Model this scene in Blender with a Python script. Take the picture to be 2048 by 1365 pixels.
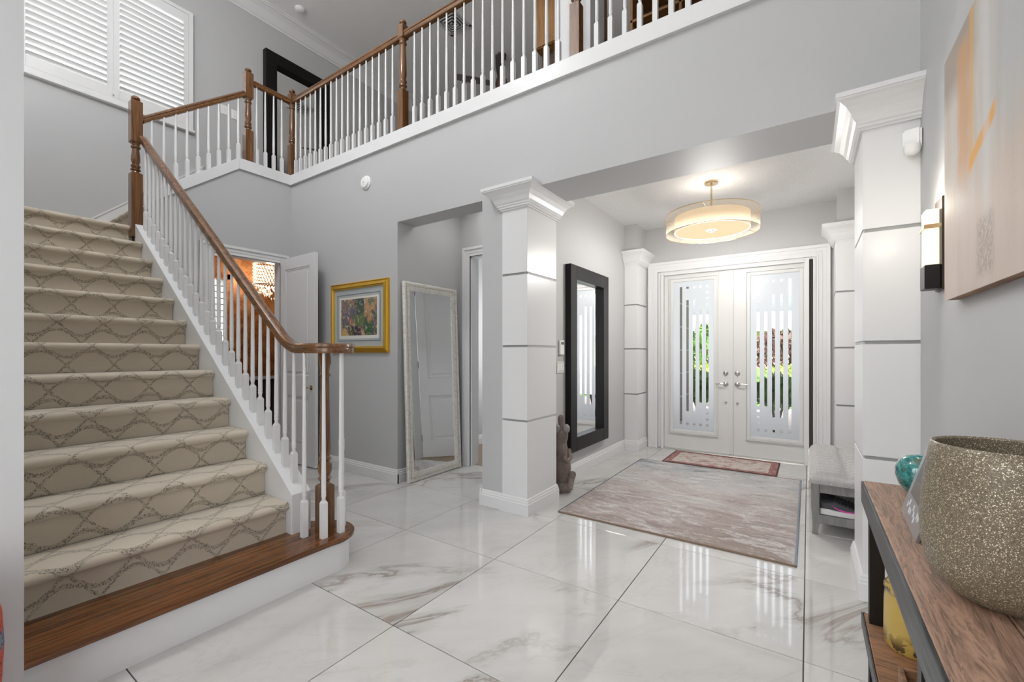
import bpy, bmesh, math, random
from mathutils import Vector, Matrix, Euler
random.seed(11)
R = math.radians
S = bpy.context.scene
for o in list(bpy.data.objects):
    bpy.data.objects.remove(o, do_unlink=True)

# ------------------------------------------------------------------ camera
CAM_H = 1.29
YAW = R(34.23)
FPX = 871.2
cd = bpy.data.cameras.new('camera')
cam = bpy.data.objects.new('camera', cd)
S.collection.objects.link(cam)
cam.location = (0, 0, CAM_H)
cam.rotation_euler = (R(90), 0, YAW)
cd.sensor_width = 36
cd.sensor_fit = 'HORIZONTAL'
cd.lens = FPX / 2048 * 36
cd.shift_y = 24.2 / 2048
cd.clip_start = 0.02
S.camera = cam

# ------------------------------------------------------------------ world and light
W = bpy.data.worlds.new('sky')
S.world = W
W.use_nodes = True
wn = W.node_tree.nodes
wl = W.node_tree.links
wn.clear()
wo = wn.new('ShaderNodeOutputWorld')
wb = wn.new('ShaderNodeBackground')
sky = wn.new('ShaderNodeTexSky')
sky.sky_type = 'NISHITA'
sky.sun_disc = False
sky.sun_elevation = R(52)
sky.sun_rotation = R(210)
sky.air_density = .7
sky.dust_density = 7.0
sky.ozone_density = .4
wb.inputs['Strength'].default_value = 0.54
whs = wn.new('ShaderNodeHueSaturation')
whs.inputs['Saturation'].default_value = 0.4
wl.new(sky.outputs[0], whs.inputs['Color'])
wl.new(whs.outputs[0], wb.inputs['Color'])
wl.new(wb.outputs[0], wo.inputs['Surface'])

def lamp(kind, name, loc, energy, color=(1, 1, 1), rot=(0, 0, 0), size=None, size_y=None, angle=None):
    ld = bpy.data.lights.new(name, kind)
    ld.energy = energy
    ld.color = color
    if kind == 'AREA':
        ld.shape = 'RECTANGLE'
        ld.size = size
        ld.size_y = size_y or size
    elif kind == 'SUN':
        ld.angle = angle
    elif size is not None:
        ld.shadow_soft_size = size
    lo = bpy.data.objects.new(name, ld)
    S.collection.objects.link(lo)
    lo.location = loc
    lo.rotation_euler = rot
    return lo

lamp('SUN', 'sun', (-3, -4, 12), 4.0, (1, .96, .9), rot=(R(32), R(-22), 0), angle=R(0.6))
# daylight entering through the tall windows of the great room behind the camera
lamp('AREA', 'great_room_daylight', (-2.9, -5.35, 3.3), 14, (1, .995, .985), rot=(R(90), 0, 0), size=6.2, size_y=4.9)
# added fill right of and behind the viewpoint, brightens the stairs
lamp('AREA', 'side_fill', (.40, -2.6, 1.7), 98, (.975, .99, 1), rot=(0, R(90), 0), size=2.9, size_y=3.4)
# daylight entering through the shuttered stair window
lamp('AREA', 'stair_window_daylight', (-6.62, 1.5, 4.8), 7, (.97, .985, 1), rot=(0, R(-90), 0), size=1.35, size_y=1.4)
# added fill lights without real sources, high in the two storey space and loft
lamp('AREA', 'stairwell_fill', (-2.9, .2, 6.15), 25, (.985, .99, 1), rot=(0, 0, 0), size=4.5, size_y=3.6)  # added soft ceiling fill, the roof has no opening here
lamp('POINT', 'great_room_fill', (-3.2, .55, 5.35), 128, (.985, .99, 1), size=.22)  # added unseen point source to lift the upper ceiling and stairs
lamp('POINT', 'loft_fill', (-2.3, 5.6, 5.2), 5, (1, .97, .93), size=.12)  # added to brighten the loft, no fixture
lamp('AREA', 'hall_fill', (-2.8, 3.5, 2.97), 3.5, (1, .97, .93), rot=(0, 0, 0), size=.5, size_y=.4)  # added to brighten the side hall, no fixture
lamp('AREA', 'bedroom_fill', (-3.0, 5.6, 1.6), 30, (.97, .985, 1), rot=(R(-90), 0, 0), size=1.2, size_y=1.5)  # added light in a windowless room, lightens the door in the mirror
# daylight on the entrance porch
lamp('AREA', 'porch_daylight', (-.8, 6.75, 1.9), 24, (.96, .98, 1), rot=(R(-90), 0, 0), size=2.2, size_y=2.6)

S.view_settings.view_transform = 'Standard'
S.view_settings.look = 'None'
S.view_settings.gamma = 1
S.view_settings.use_curve_mapping = False
S.view_settings.exposure = 0.15

# ------------------------------------------------------------------ mesh builder
class MB:
    def __init__(s):
        s.v = []; s.f = []; s.uv = {}; s.mi = {}
    def add(s, vs, fs, mi=0):
        b = len(s.v)
        s.v += [tuple(p) for p in vs]
        for f in fs:
            if mi: s.mi[len(s.f)] = mi
            s.f.append(tuple(i + b for i in f))
        return s
    def box(s, x0, x1, y0, y1, z0, z1, mi=0):
        if x0 > x1: x0, x1 = x1, x0
        if y0 > y1: y0, y1 = y1, y0
        if z0 > z1: z0, z1 = z1, z0
        return s.add([(x0, y0, z0), (x1, y0, z0), (x1, y1, z0), (x0, y1, z0), (x0, y0, z1), (x1, y0, z1), (x1, y1, z1), (x0, y1, z1)],
                     [(0, 3, 2, 1), (4, 5, 6, 7), (0, 1, 5, 4), (1, 2, 6, 5), (2, 3, 7, 6), (3, 0, 4, 7)], mi)
    def prism(s, poly, a0, a1, axis):
        n = len(poly)
        def P(p, a):
            return {'x': (a, p[0], p[1]), 'y': (p[0], a, p[1]), 'z': (p[0], p[1], a)}[axis]
        vs = [P(p, a0) for p in poly] + [P(p, a1) for p in poly]
        fs = [tuple(range(n)), tuple(range(2 * n - 1, n - 1, -1))]
        fs += [(i, i + n, (i + 1) % n + n, (i + 1) % n) for i in range(n)]
        return s.add(vs, fs)
    def lathe(s, prof, c=(0, 0, 0), n=20, sx=1, sy=1):
        b = []
        for r, z in prof:
            for k in range(n):
                a = 2 * math.pi * k / n
                b.append((c[0] + r * sx * math.cos(a), c[1] + r * sy * math.sin(a), c[2] + z))
        m = len(prof)
        fs = [(i * n + k, i * n + (k + 1) % n, (i + 1) * n + (k + 1) % n, (i + 1) * n + k) for i in range(m - 1) for k in range(n)]
        if prof[0][0] > 1e-5: fs.append(tuple(range(n - 1, -1, -1)))
        if prof[-1][0] > 1e-5: fs.append(tuple((m - 1) * n + k for k in range(n)))
        return s.add(b, fs)
    def sphere(s, c, r, n=14, m=9, sz=1.0):
        return s.lathe([(max(r * math.sin(math.pi * i / m), 1e-6), -r * sz * math.cos(math.pi * i / m)) for i in range(m + 1)], c, n)
    def sweep(s, prof, path, up=(0, 0, 1), closed=False):
        up = Vector(up)
        pts = [Vector(p) for p in path]
        n = len(prof); m = len(pts); vs = []
        for i, p in enumerate(pts):
            if closed: t = (pts[(i + 1) % m] - pts[i - 1])
            else: t = pts[min(i + 1, m - 1)] - pts[max(i - 1, 0)]
            t.normalize()
            sd = t.cross(up)
            if sd.length < 1e-6: sd = Vector((1, 0, 0))
            sd.normalize()
            u2 = sd.cross(t).normalized()
            k = 1.0
            if 0 < i < m - 1 or closed:
                a = (pts[i] - pts[i - 1]).normalized(); b2 = (pts[(i + 1) % m] - pts[i]).normalized()
                k = 1 / max(.3, math.sqrt(max(.0, (1 + a.dot(b2)) / 2)))
            ax = sd if abs(t.z) < .999 else sd
            for q in prof:
                vs.append(p + sd * q[0] * k + u2 * q[1])
        fs = []
        for i in range(m if closed else m - 1):
            j = (i + 1) % m
            for q in range(n):
                fs.append((i * n + q, i * n + (q + 1) % n, j * n + (q + 1) % n, j * n + q))
        if not closed:
            fs.append(tuple(range(n - 1, -1, -1)))
            fs.append(tuple((m - 1) * n + q for q in range(n)))
        return s.add(vs, fs)
    def tube(s, path, r, n=8, closed=False, up=(0, 0, 1)):
        return s.sweep([(r * math.cos(2 * math.pi * k / n), r * math.sin(2 * math.pi * k / n)) for k in range(n)], path, up, closed)
    def ringloft(s, x0, x1, y0, y1, prof, ox=(1, 1), oy=(1, 1)):
        # rectangular rings offset outwards: prof = [(offset, z)]
        vs = []
        for o, z in prof:
            vs += [(x0 - o * ox[0], y0 - o * oy[0], z), (x1 + o * ox[1], y0 - o * oy[0], z), (x1 + o * ox[1], y1 + o * oy[1], z), (x0 - o * ox[0], y1 + o * oy[1], z)]
        m = len(prof)
        fs = [(i * 4 + k, i * 4 + (k + 1) % 4, (i + 1) * 4 + (k + 1) % 4, (i + 1) * 4 + k) for i in range(m - 1) for k in range(4)]
        fs += [(3, 2, 1, 0), ((m - 1) * 4, (m - 1) * 4 + 1, (m - 1) * 4 + 2, (m - 1) * 4 + 3)]
        return s.add(vs, fs)
    def xf(s, M):
        s.v = [tuple(M @ Vector(p)) for p in s.v]
        return s
    def mesh(s, name, bevel=0, smooth=None, seg=1):
        me = bpy.data.meshes.new(name)
        me.from_pydata(s.v, [], s.f)
        for i, m in s.mi.items(): me.polygons[i].material_index = m
        if s.uv:
            ul = me.uv_layers.new(name='UVMap')
            for i, uvs in s.uv.items():
                for l, u in zip(me.polygons[i].loop_indices, uvs): ul.data[l].uv = u
        bm = bmesh.new(); bm.from_mesh(me)
        if not s.uv:
            bmesh.ops.recalc_face_normals(bm, faces=bm.faces)
        if bevel:
            bmesh.ops.bevel(bm, geom=list(bm.edges), offset=bevel, segments=seg, affect='EDGES', clamp_overlap=True)
        bm.to_mesh(me); bm.free()
        if smooth:
            me.shade_smooth()
            me.set_sharp_from_angle(angle=R(smooth))
        return me
    def build(s, name, mat, parent=None, bevel=0, smooth=None, local=False, seg=1):
        return put(name, s.mesh(name, bevel, smooth, seg), mat, parent, local)

def basis(p):
    return Matrix.LocRotScale(p.location, p.rotation_euler, p.scale)

def put(name, me, mat, parent=None, local=False):
    if not me.materials:
        for m in (mat if isinstance(mat, (list, tuple)) else [mat]): me.materials.append(m)
    o = bpy.data.objects.new(name, me)
    S.collection.objects.link(o)
    if parent: attach(o, parent, local)
    return o

def attach(o, p, local=False):
    o.parent = p
    if not local:
        M = Matrix.Identity(4); q = p
        chain = []
        while q: chain.append(q); q = q.parent
        for q in reversed(chain): M = M @ (q.matrix_parent_inverse @ basis(q))
        o.matrix_parent_inverse = M.inverted()

def tag(o, label=None, cat=None, group=None, kind=None):
    if label: o['label'] = label
    if cat: o['category'] = cat
    if group: o['group'] = group
    if kind: o['kind'] = kind
    return o

def thing(name, label, cat, loc=(0, 0, 0), rot=(0, 0, 0), group=None):
    o = bpy.data.objects.new(name, None)
    o.empty_display_size = .05
    S.collection.objects.link(o)
    o.location = loc; o.rotation_euler = rot
    return tag(o, label, cat, group)

def struct(name, label=None, cat=None, loc=(0, 0, 0)):
    o = bpy.data.objects.new(name, None)
    o.empty_display_size = .05
    S.collection.objects.link(o)
    o.location = loc
    return tag(o, label, cat, kind='structure')

def wallobj(name, mb, mat, label, cat='wall', bevel=0):
    return tag(mb.build(name, mat, bevel=bevel), label, cat, kind='structure')

# ------------------------------------------------------------------ materials
class N:
    def __init__(s, name):
        s.m = bpy.data.materials.new(name)
        s.m.use_nodes = True
        s.t = s.m.node_tree
        s.t.nodes.clear()
        s.out = s.t.nodes.new('ShaderNodeOutputMaterial')
    def n(s, typ, **kw):
        x = s.t.nodes.new('ShaderNode' + typ)
        for k, v in kw.items():
            if k.startswith('_'): setattr(x, k[1:], v)
            else:
                key = k.replace('__', ' ')
                if isinstance(v, bpy.types.NodeSocket): s.t.links.new(v, x.inputs[key])
                else: x.inputs[key].default_value = v
        return x
    def l(s, a, b): s.t.links.new(a, b)
    def math(s, op, a, b=None, clamp=False):
        x = s.t.nodes.new('ShaderNodeMath'); x.operation = op; x.use_clamp = clamp
        for i, v in enumerate((a, b)):
            if v is None: continue
            if isinstance(v, bpy.types.NodeSocket): s.l(v, x.inputs[i])
            else: x.inputs[i].default_value = v
        return x.outputs[0]
    def ramp(s, fac, stops, interp='LINEAR'):
        x = s.t.nodes.new('ShaderNodeValToRGB')
        x.color_ramp.interpolation = interp
        e = x.color_ramp.elements
        while len(e) < len(stops): e.new(.5)
        for k, (p, c) in enumerate(stops):
            e[k].position = p
            e[k].color = (c if len(c) == 4 else (*c, 1)) if isinstance(c, tuple) else (c, c, c, 1)
        s.l(fac, x.inputs[0])
        return x.outputs[0]
    def mix(s, fac, a, b):
        x = s.t.nodes.new('ShaderNodeMix'); x.data_type = 'RGBA'
        for sock, v in ((x.inputs[0], fac), (x.inputs[6], a), (x.inputs[7], b)):
            if isinstance(v, bpy.types.NodeSocket): s.l(v, sock)
            elif isinstance(v, tuple): sock.default_value = v if len(v) == 4 else (*v, 1)
            else: sock.default_value = v
        return x.outputs[2]
    def coord(s, kind='Object', scale=(1, 1, 1), rot=(0, 0, 0), loc=(0, 0, 0)):
        tc = s.t.nodes.new('ShaderNodeTexCoord')
        mp = s.t.nodes.new('ShaderNodeMapping')
        mp.inputs['Scale'].default_value = scale
        mp.inputs['Rotation'].default_value = rot
        mp.inputs['Location'].default_value = loc
        s.l(tc.outputs[kind], mp.inputs['Vector'])
        return mp.outputs[0]
    def noise(s, vec, scale=5, detail=4, rough=.5, dist=0, out='Fac'):
        x = s.t.nodes.new('ShaderNodeTexNoise')
        s.l(vec, x.inputs['Vector'])
        x.inputs['Scale'].default_value = scale; x.inputs['Detail'].default_value = detail
        x.inputs['Roughness'].default_value = rough; x.inputs['Distortion'].default_value = dist
        return x.outputs[out]
    def voro(s, vec, scale=5, feature='F1', out='Distance'):
        x = s.t.nodes.new('ShaderNodeTexVoronoi'); x.feature = feature
        s.l(vec, x.inputs['Vector']); x.inputs['Scale'].default_value = scale
        return x.outputs[out]
    def bump(s, h, strength=.3, dist=.01):
        x = s.t.nodes.new('ShaderNodeBump')
        x.inputs['Strength'].default_value = strength; x.inputs['Distance'].default_value = dist
        s.l(h, x.inputs['Height'])
        return x.outputs[0]
    def pbr(s, color, rough=.5, metal=0, normal=None, **kw):
        x = s.t.nodes.new('ShaderNodeBsdfPrincipled')
        for k, v in (('Base Color', color), ('Roughness', rough), ('Metallic', metal)):
            if isinstance(v, bpy.types.NodeSocket): s.l(v, x.inputs[k])
            elif isinstance(v, tuple): x.inputs[k].default_value = v if len(v) == 4 else (*v, 1)
            else: x.inputs[k].default_value = v
        for k, v in kw.items():
            key = k.replace('_', ' ')
            if isinstance(v, bpy.types.NodeSocket): s.l(v, x.inputs[key])
            else: x.inputs[key].default_value = v if not (isinstance(v, tuple) and len(v) == 3) else (*v, 1)
        if normal is not None: s.l(normal, x.inputs['Normal'])
        s.l(x.outputs[0], s.out.inputs['Surface'])
        return s.m

def plain(name, color, rough=.5, metal=0, grain=.03, scale=60, **kw):
    m = N(name)
    v = m.coord()
    n = m.noise(v, scale, 3)
    c = m.mix(n, tuple(x * (1 - grain) for x in color), tuple(min(1, x * (1 + grain)) for x in color))
    return m.pbr(c, rough, metal, **kw)

def paint(name, color, rough=.55, bump=.04):
    m = N(name)
    v = m.coord()
    n = m.noise(v, 220, 2)
    big = m.noise(v, .8, 2)
    c = m.mix(big, tuple(x * .985 for x in color), tuple(x * 1.015 for x in color))
    return m.pbr(c, rough, 0, m.bump(n, bump, .002), Specular_IOR_Level=.3)

def woodmat(name, dark, light, scale=(2, 40, 40), rough=.25, contrast=.5, coat=0.0):
    m = N(name)
    v = m.coord(scale=scale)
    a = m.noise(v, 1.0, 6, .6, .6)
    b = m.noise(v, 4.0, 4, .6)
    f = m.math('ADD', m.math('MULTIPLY', a, .75), m.math('MULTIPLY', b, .25))
    c = m.ramp(f, [(.5 - contrast / 2 * .6, dark), (.5 + contrast / 2 * .6, light)])
    return m.pbr(c, rough, 0, m.bump(f, .08, .003), Coat_Weight=coat, Coat_Roughness=.1)

WALL = paint('wall_paint_grey', (.50, .502, .506), .5)
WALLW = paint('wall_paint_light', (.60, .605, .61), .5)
TRIM = paint('trim_white', (.73, .73, .735), .32, .01)
TRIM2 = paint('door_paint_warm_grey', (.70, .70, .695), .32, .01)
GROOVE = paint('groove_grey', (.36, .36, .36), .5)  # grey of the column grooves and porch wall joints
CEIL = paint('ceiling_white', (.90, .90, .905), .7, .2)
m = N('ceiling_knockdown'); v = m.coord(); nn = m.noise(v, 45, 5, .65)
CEILT = m.pbr((.84, .84, .845), .7, 0, m.bump(m.ramp(nn, [(.42, 0.0), (.62, 1.0)]), .55, .012))
WOODD = woodmat('walnut_stain', (.05, .02, .007), (.26, .115, .04), (3, 45, 45), .22, .7, .3)
WOODZ = woodmat('walnut_stain_upright', (.05, .02, .007), (.25, .11, .038), (45, 45, 3), .25, .7, .3)
WOODY = woodmat('walnut_stain_tread', (.016, .005, .0015), (.27, .10, .03), (34, 1.2, 34), .2, .55, .25)
WOODL = woodmat('loft_oak', (.16, .07, .022), (.42, .22, .08), (20, 20, 2), .4, .7)
WOODK = woodmat('loft_dark_oak', (.05, .026, .013), (.14, .075, .035), (3, 20, 20), .5, .7)
BLACK = plain('black_lacquer', (.005, .0045, .0045), .35, 0, Specular_IOR_Level=.3)
ESPRESSO = plain('espresso_frame', (.006, .0045, .004), .45, 0, Specular_IOR_Level=.25)
NICKEL = plain('satin_nickel', (.62, .60, .57), .22, 1)
BRASS = plain('champagne_brass', (.70, .55, .34), .25, 1)
BRONZE = plain('dark_bronze', (.07, .055, .045), .4, .8)
PLASTIC = plain('white_plastic', (.82, .82, .81), .4)
m = N('mirror_silver'); v = m.coord(); MIRROR = m.pbr(m.mix(m.noise(v, 3, 1), (.88, .89, .89), (.9, .91, .91)), .015, 1)

# polished marble tile
m = N('polished_marble')
v = m.coord()
oi = m.n('ObjectInfo')
cmb = m.n('CombineXYZ', X=m.math('MULTIPLY', oi.outputs['Random'], 37.0), Y=m.math('MULTIPLY', oi.outputs['Random'], 91.0), Z=0.0)
va = m.n('VectorMath', _operation='ADD'); m.l(v, va.inputs[0]); m.l(cmb.outputs[0], va.inputs[1])
rt = m.n('VectorRotate', _rotation_type='Z_AXIS'); m.l(va.outputs[0], rt.inputs['Vector'])
rt.inputs['Angle'].default_value = R(38)
st = m.n('Mapping'); st.inputs['Scale'].default_value = (1.0, .42, 1); m.l(rt.outputs[0], st.inputs['Vector'])
n1 = m.noise(st.outputs[0], 1.5, 9, .58, .9)
n2 = m.noise(st.outputs[0], 3.2, 8, .6, 1.4)
n3 = m.noise(st.outputs[0], .9, 3, .5, .4)
v1 = m.math('ABSOLUTE', m.math('SUBTRACT', n1, .5)); v2 = m.math('ABSOLUTE', m.math('SUBTRACT', n2, .5))
vein = m.ramp(v1, [(0, 1.0), (.016, .35), (.06, 0.0)])
gate = m.ramp(n3, [(.46, 0.0), (.60, 1.0)])
vein_a = m.math('MULTIPLY', vein, gate)
vein2 = m.math('MULTIPLY', m.ramp(v2, [(0, .6), (.012, .12), (.04, 0.0)]), m.ramp(n3, [(.35, 1.0), (.58, .1)]))
cloud = m.ramp(m.noise(st.outputs[0], 1.1, 6, .6, .5), [(.35, (.53, .52, .505)), (.62, (.62, .61, .595))])
c1 = m.mix(m.math('MULTIPLY', vein_a, .8), cloud, (.20, .15, .12))
c2 = m.mix(m.math('MULTIPLY', vein2, .5), c1, (.36, .345, .33))
MARBLE = m.pbr(c2, .035, 0, Specular_IOR_Level=.75)
GROUT = plain('grout_grey', (.10, .097, .093), .8)

# carpet with ogee loop pattern (uv in metres: u across, v along the stair profile)
m = N('stair_carpet')
uv = m.n('UVMap').outputs[0]
wob = m.noise(uv, 30, 3)
sx = m.n('SeparateXYZ'); m.l(uv, sx.inputs[0])
u = m.math('ADD', m.math('DIVIDE', sx.outputs[0], .46), m.math('MULTIPLY', m.math('SUBTRACT', wob, .5), .05))
vv = m.math('ADD', m.math('DIVIDE', sx.outputs[1], .29), m.math('MULTIPLY', m.math('SUBTRACT', wob, .5), .05))
sn = m.math('MULTIPLY', m.math('SINE', m.math('MULTIPLY', u, 2 * math.pi)), .32)
def band(a):
    d = m.math('ABSOLUTE', m.math('SUBTRACT', m.math('FRACT', a), .5))
    return m.ramp(d, [(0, 1.0), (.028, .95), (.044, 0.0)])
sn2 = m.math('MULTIPLY', m.math('COSINE', m.math('MULTIPLY', u, 2 * math.pi)), .32)
vh = m.math('ADD', vv, .5)
lines = m.math('MAXIMUM', m.math('MAXIMUM', band(m.math('ADD', vv, sn)), band(m.math('SUBTRACT', vv, sn))), m.math('MAXIMUM', band(m.math('ADD', vh, sn2)), band(m.math('SUBTRACT', vh, sn2))))
curl = m.voro(uv, 150)
curl2 = m.ramp(curl, [(.15, 0.0), (.55, 1.0)])
pile = m.noise(uv, 420, 2)
mott = m.noise(uv, 7, 4)
basec = m.mix(mott, (.52, .455, .36), (.60, .53, .425))
basec = m.mix(m.math('MULTIPLY', pile, .35), basec, (.72, .65, .53))
loopc = m.mix(curl2, (.13, .105, .078), (.50, .44, .345))
cc = m.mix(lines, basec, loopc)
hh = m.math('ADD', m.math('MULTIPLY', m.math('SUBTRACT', 1.0, lines), .6), m.math('ADD', m.math('MULTIPLY', m.math('MULTIPLY', lines, curl2), .5), m.math('MULTIPLY', pile, .35)))
CARPET = m.pbr(cc, .95, 0, m.bump(hh, .7, .008), Sheen_Weight=.3)

# abstract foyer rug
m = N('abstract_rug')
v = m.coord(scale=(1, 1, 1))
sx = m.n('SeparateXYZ'); m.l(v, sx.inputs[0])
st = m.n('Mapping'); st.inputs['Scale'].default_value = (1.0, 3.0, 1); st.inputs['Rotation'].default_value = (0, 0, R(10)); m.l(v, st.inputs['Vector'])
a = m.noise(st.outputs[0], 1.3, 10, .62, .8)
b = m.noise(st.outputs[0], 3.4, 10, .72, .7)
w_ = m.noise(st.outputs[0], 2.6, 10, .75, 1.0)
fine = m.noise(m.coord(scale=(1, 2.2, 1)), 26, 6, .75)
pile = m.noise(v, 170, 3)
g = m.math('ADD', m.math('MULTIPLY', sx.outputs[1], .30), m.math('ADD', m.math('MULTIPLY', m.math('SUBTRACT', a, .5), 1.5), .46))
c = m.ramp(g, [(.10, (.30, .235, .205)), (.26, (.40, .325, .30)), (.42, (.46, .395, .375)), (.56, (.50, .475, .465)), (.70, (.47, .475, .48)), (.84, (.31, .32, .345)), (.95, (.19, .20, .235))])
k1 = m.math('ADD', m.math('MULTIPLY', b, .7), m.math('MULTIPLY', fine, .3))
c = m.mix(m.math('MULTIPLY', m.ramp(k1, [(.535, 0.0), (.60, 1.0)]), .62), c, (.20, .145, .10))
k2 = m.math('ADD', m.math('MULTIPLY', w_, .65), m.math('MULTIPLY', fine, .35))
c = m.mix(m.math('MULTIPLY', m.ramp(k2, [(.50, 0.0), (.56, 1.0)]), .8), c, (.66, .64, .625))
k3 = m.math('ADD', m.math('MULTIPLY', m.noise(st.outputs[0], 4.4, 9, .7, .5), .6), m.math('MULTIPLY', fine, .4))
c = m.mix(m.math('MULTIPLY', m.ramp(k3, [(.55, 0.0), (.60, 1.0)]), .6), c, (.17, .165, .175))
c = m.mix(m.ramp(pile, [(.36, .30), (.56, 0.0)]), c, (.12, .10, .095))
RUG = m.pbr(c, .95, 0, m.bump(pile, .8, .006), Sheen_Weight=.2)
RUGEDGE = plain('rug_binding_taupe', (.20, .14, .10), .9)
RUGEDGEB = plain('rug_binding_blue_grey', (.22, .25, .30), .9)

m = N('persian_mat')
v = m.coord()
a = m.noise(v, 9, 8, .7, .6); w = m.voro(v, 22)
c = m.ramp(a, [(.36, (.30, .17, .145)), (.46, (.46, .36, .32)), (.56, (.58, .53, .49)), (.66, (.40, .36, .36))])
c = m.mix(m.ramp(w, [(.1, .45), (.3, 0.0)]), c, (.32, .22, .20))
MAT = m.pbr(c, .95, 0, m.bump(m.noise(v, 250, 2), .5, .004))
m = N('persian_mat_border')
v = m.coord(); a = m.noise(v, 26, 6, .7)
MATB = m.pbr(m.ramp(a, [(.38, (.20, .07, .065)), (.55, (.34, .17, .15)), (.68, (.44, .36, .33))]), .95)
MATE = plain('mat_edge_maroon', (.09, .045, .05), .9)

# large abstract canvas (object y = along, z = up)
m = N('abstract_canvas')
v = m.coord()
sx = m.n('SeparateXYZ'); m.l(v, sx.inputs[0])
Y, Zc = sx.outputs[1], sx.outputs[2]
ms = m.n('Mapping'); ms.inputs['Scale'].default_value = (1, 5, .8); m.l(v, ms.inputs['Vector'])
ms2 = m.n('Mapping'); ms2.inputs['Scale'].default_value = (1, 2.5, 2.0); ms2.inputs['Rotation'].default_value = (R(40), 0, 0); m.l(v, ms2.inputs['Vector'])
a = m.noise(ms.outputs[0], 1.5, 8, .6, .4); b = m.noise(ms2.outputs[0], 2.2, 8, .65, .5); f = m.noise(v, 60, 4, .7)
c = m.ramp(a, [(.35, (.48, .42, .36)), (.5, (.56, .50, .44)), (.62, (.58, .555, .53))])
# cool grey upper middle
NY_ = m.math('SUBTRACT', 0.0, Y)
c = m.mix(m.math('MULTIPLY', m.math('MULTIPLY', m.ramp(Zc, [(.30, 0.0), (.55, 1.0)]), m.ramp(NY_, [(.42, 0.0), (.62, 1.0)])), .85), c, (.46, .475, .485))
# dark taupe upper left
c = m.mix(m.math('MULTIPLY', m.math('MULTIPLY', m.ramp(m.math('ADD', Zc, m.math('MULTIPLY', b, .08)), [(.70, 0.0), (.80, 1.0)]), m.ramp(NY_, [(.30, 1.0), (.42, 0.0)])), .85), c, (.33, .275, .225))
# pink lower part
c = m.mix(m.math('MULTIPLY', m.ramp(m.math('ADD', Zc, m.math('MULTIPLY', b, .25)), [(.38, 1.0), (.55, 0.0)]), .55), c, (.60, .47, .40))
# orange vertical band and diagonal
dy = m.math('ABSOLUTE', m.math('ADD', m.math('ADD', Y, .235), m.math('MULTIPLY', m.math('SUBTRACT', b, .5), .12)))
ob = m.math('MULTIPLY', m.ramp(dy, [(.035, 1.0), (.085, 0.0)]), m.ramp(Zc, [(.30, 0.0), (.44, 1.0)]))
ob = m.math('MULTIPLY', ob, m.ramp(Zc, [(.80, 1.0), (.86, 0.0)]))
c = m.mix(m.math('MULTIPLY', ob, .8), c, (.60, .33, .16))
d3_ = m.math('ABSOLUTE', m.math('ADD', Y, .325))
c = m.mix(m.math('MULTIPLY', m.math('MULTIPLY', m.ramp(d3_, [(.006, 1.0), (.03, 0.0)]), m.ramp(Zc, [(.34, 0.0), (.42, 1.0)])), .7), c, (.68, .38, .08))
dd = m.math('ABSOLUTE', m.math('ADD', m.math('SUBTRACT', m.math('SUBTRACT', Zc, .437), m.math('MULTIPLY', m.math('SUBTRACT', NY_, .41), .34)), m.math('MULTIPLY', m.math('SUBTRACT', b, .5), .03)))
dg = m.math('MULTIPLY', m.ramp(dd, [(.016, 1.0), (.030, 0.0)]), m.math('MULTIPLY', m.ramp(NY_, [(.28, 0.0), (.31, 1.0)]), m.ramp(NY_, [(.52, 1.0), (.55, 0.0)])))
c = m.mix(m.math('MULTIPLY', dg, .92), c, (.72, .35, .07))
dk = m.math('MULTIPLY', m.ramp(m.math('ABSOLUTE', m.math('SUBTRACT', NY_, .45)), [(.05, 1.0), (.09, 0.0)]), m.ramp(m.math('ABSOLUTE', m.math('SUBTRACT', Zc, .12)), [(.07, 1.0), (.10, 0.0)]))
c = m.mix(m.math('MULTIPLY', m.math('MULTIPLY', dk, m.ramp(f, [(.36, 0.0), (.56, 1.0)])), .65), c, (.30, .24, .20))
wv = m.ramp(m.math('ABSOLUTE', m.math('SUBTRACT', NY_, .46)), [(.012, 1.0), (.04, 0.0)])
c = m.mix(m.math('MULTIPLY', m.math('MULTIPLY', wv, m.ramp(Zc, [(.15, 0.0), (.3, 1.0)])), .55), c, (.62, .615, .61))
CANVAS = m.pbr(c, .7, 0, m.bump(m.math('ADD', b, m.math('MULTIPLY', f, .4)), .25, .006))
CANVASEDGE = woodmat('canvas_edge_brown', (.20, .10, .055), (.40, .23, .14), (20, 3, 20), .6)

# floral still-life print
m = N('floral_print')
v = m.coord()
sx = m.n('SeparateXYZ'); m.l(v, sx.inputs[0]); X, Zc = sx.outputs[0], sx.outputs[2]
w1 = m.noise(v, 7, 6, .6, 1.2, 'Color')
wv = m.n('VectorMath', _operation='ADD'); m.l(v, wv.inputs[0])
sc = m.n('VectorMath', _operation='SCALE'); m.l(w1, sc.inputs[0]); sc.inputs['Scale'].default_value = .12; m.l(sc.outputs[0], wv.inputs[1])
k1 = m.noise(wv.outputs[0], 8.5, 9, .72); k2 = m.voro(wv.outputs[0], 44, out='Color')
sepc = m.n('SeparateColor'); m.l(k2, sepc.inputs[0])
c = m.ramp(k1, [(.30, (.30, .17, .10)), (.42, (.40, .24, .13)), (.50, (.16, .14, .16)), (.58, (.05, .10, .07)), (.70, (.42, .22, .09))])
def blob(cx, cz, rx, rz, col, fac=.85):
    global c
    d = m.math('ADD', m.math('POWER', m.math('DIVIDE', m.math('SUBTRACT', X, cx), rx), 2.0), m.math('POWER', m.math('DIVIDE', m.math('SUBTRACT', Zc, cz), rz), 2.0))
    d = m.math('ADD', d, m.math('MULTIPLY', m.math('SUBTRACT', k1, .5), 5.0))
    c = m.mix(m.math('MULTIPLY', m.ramp(d, [(.7, 1.0), (1.0, 0.0)]), fac), c, col)
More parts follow.
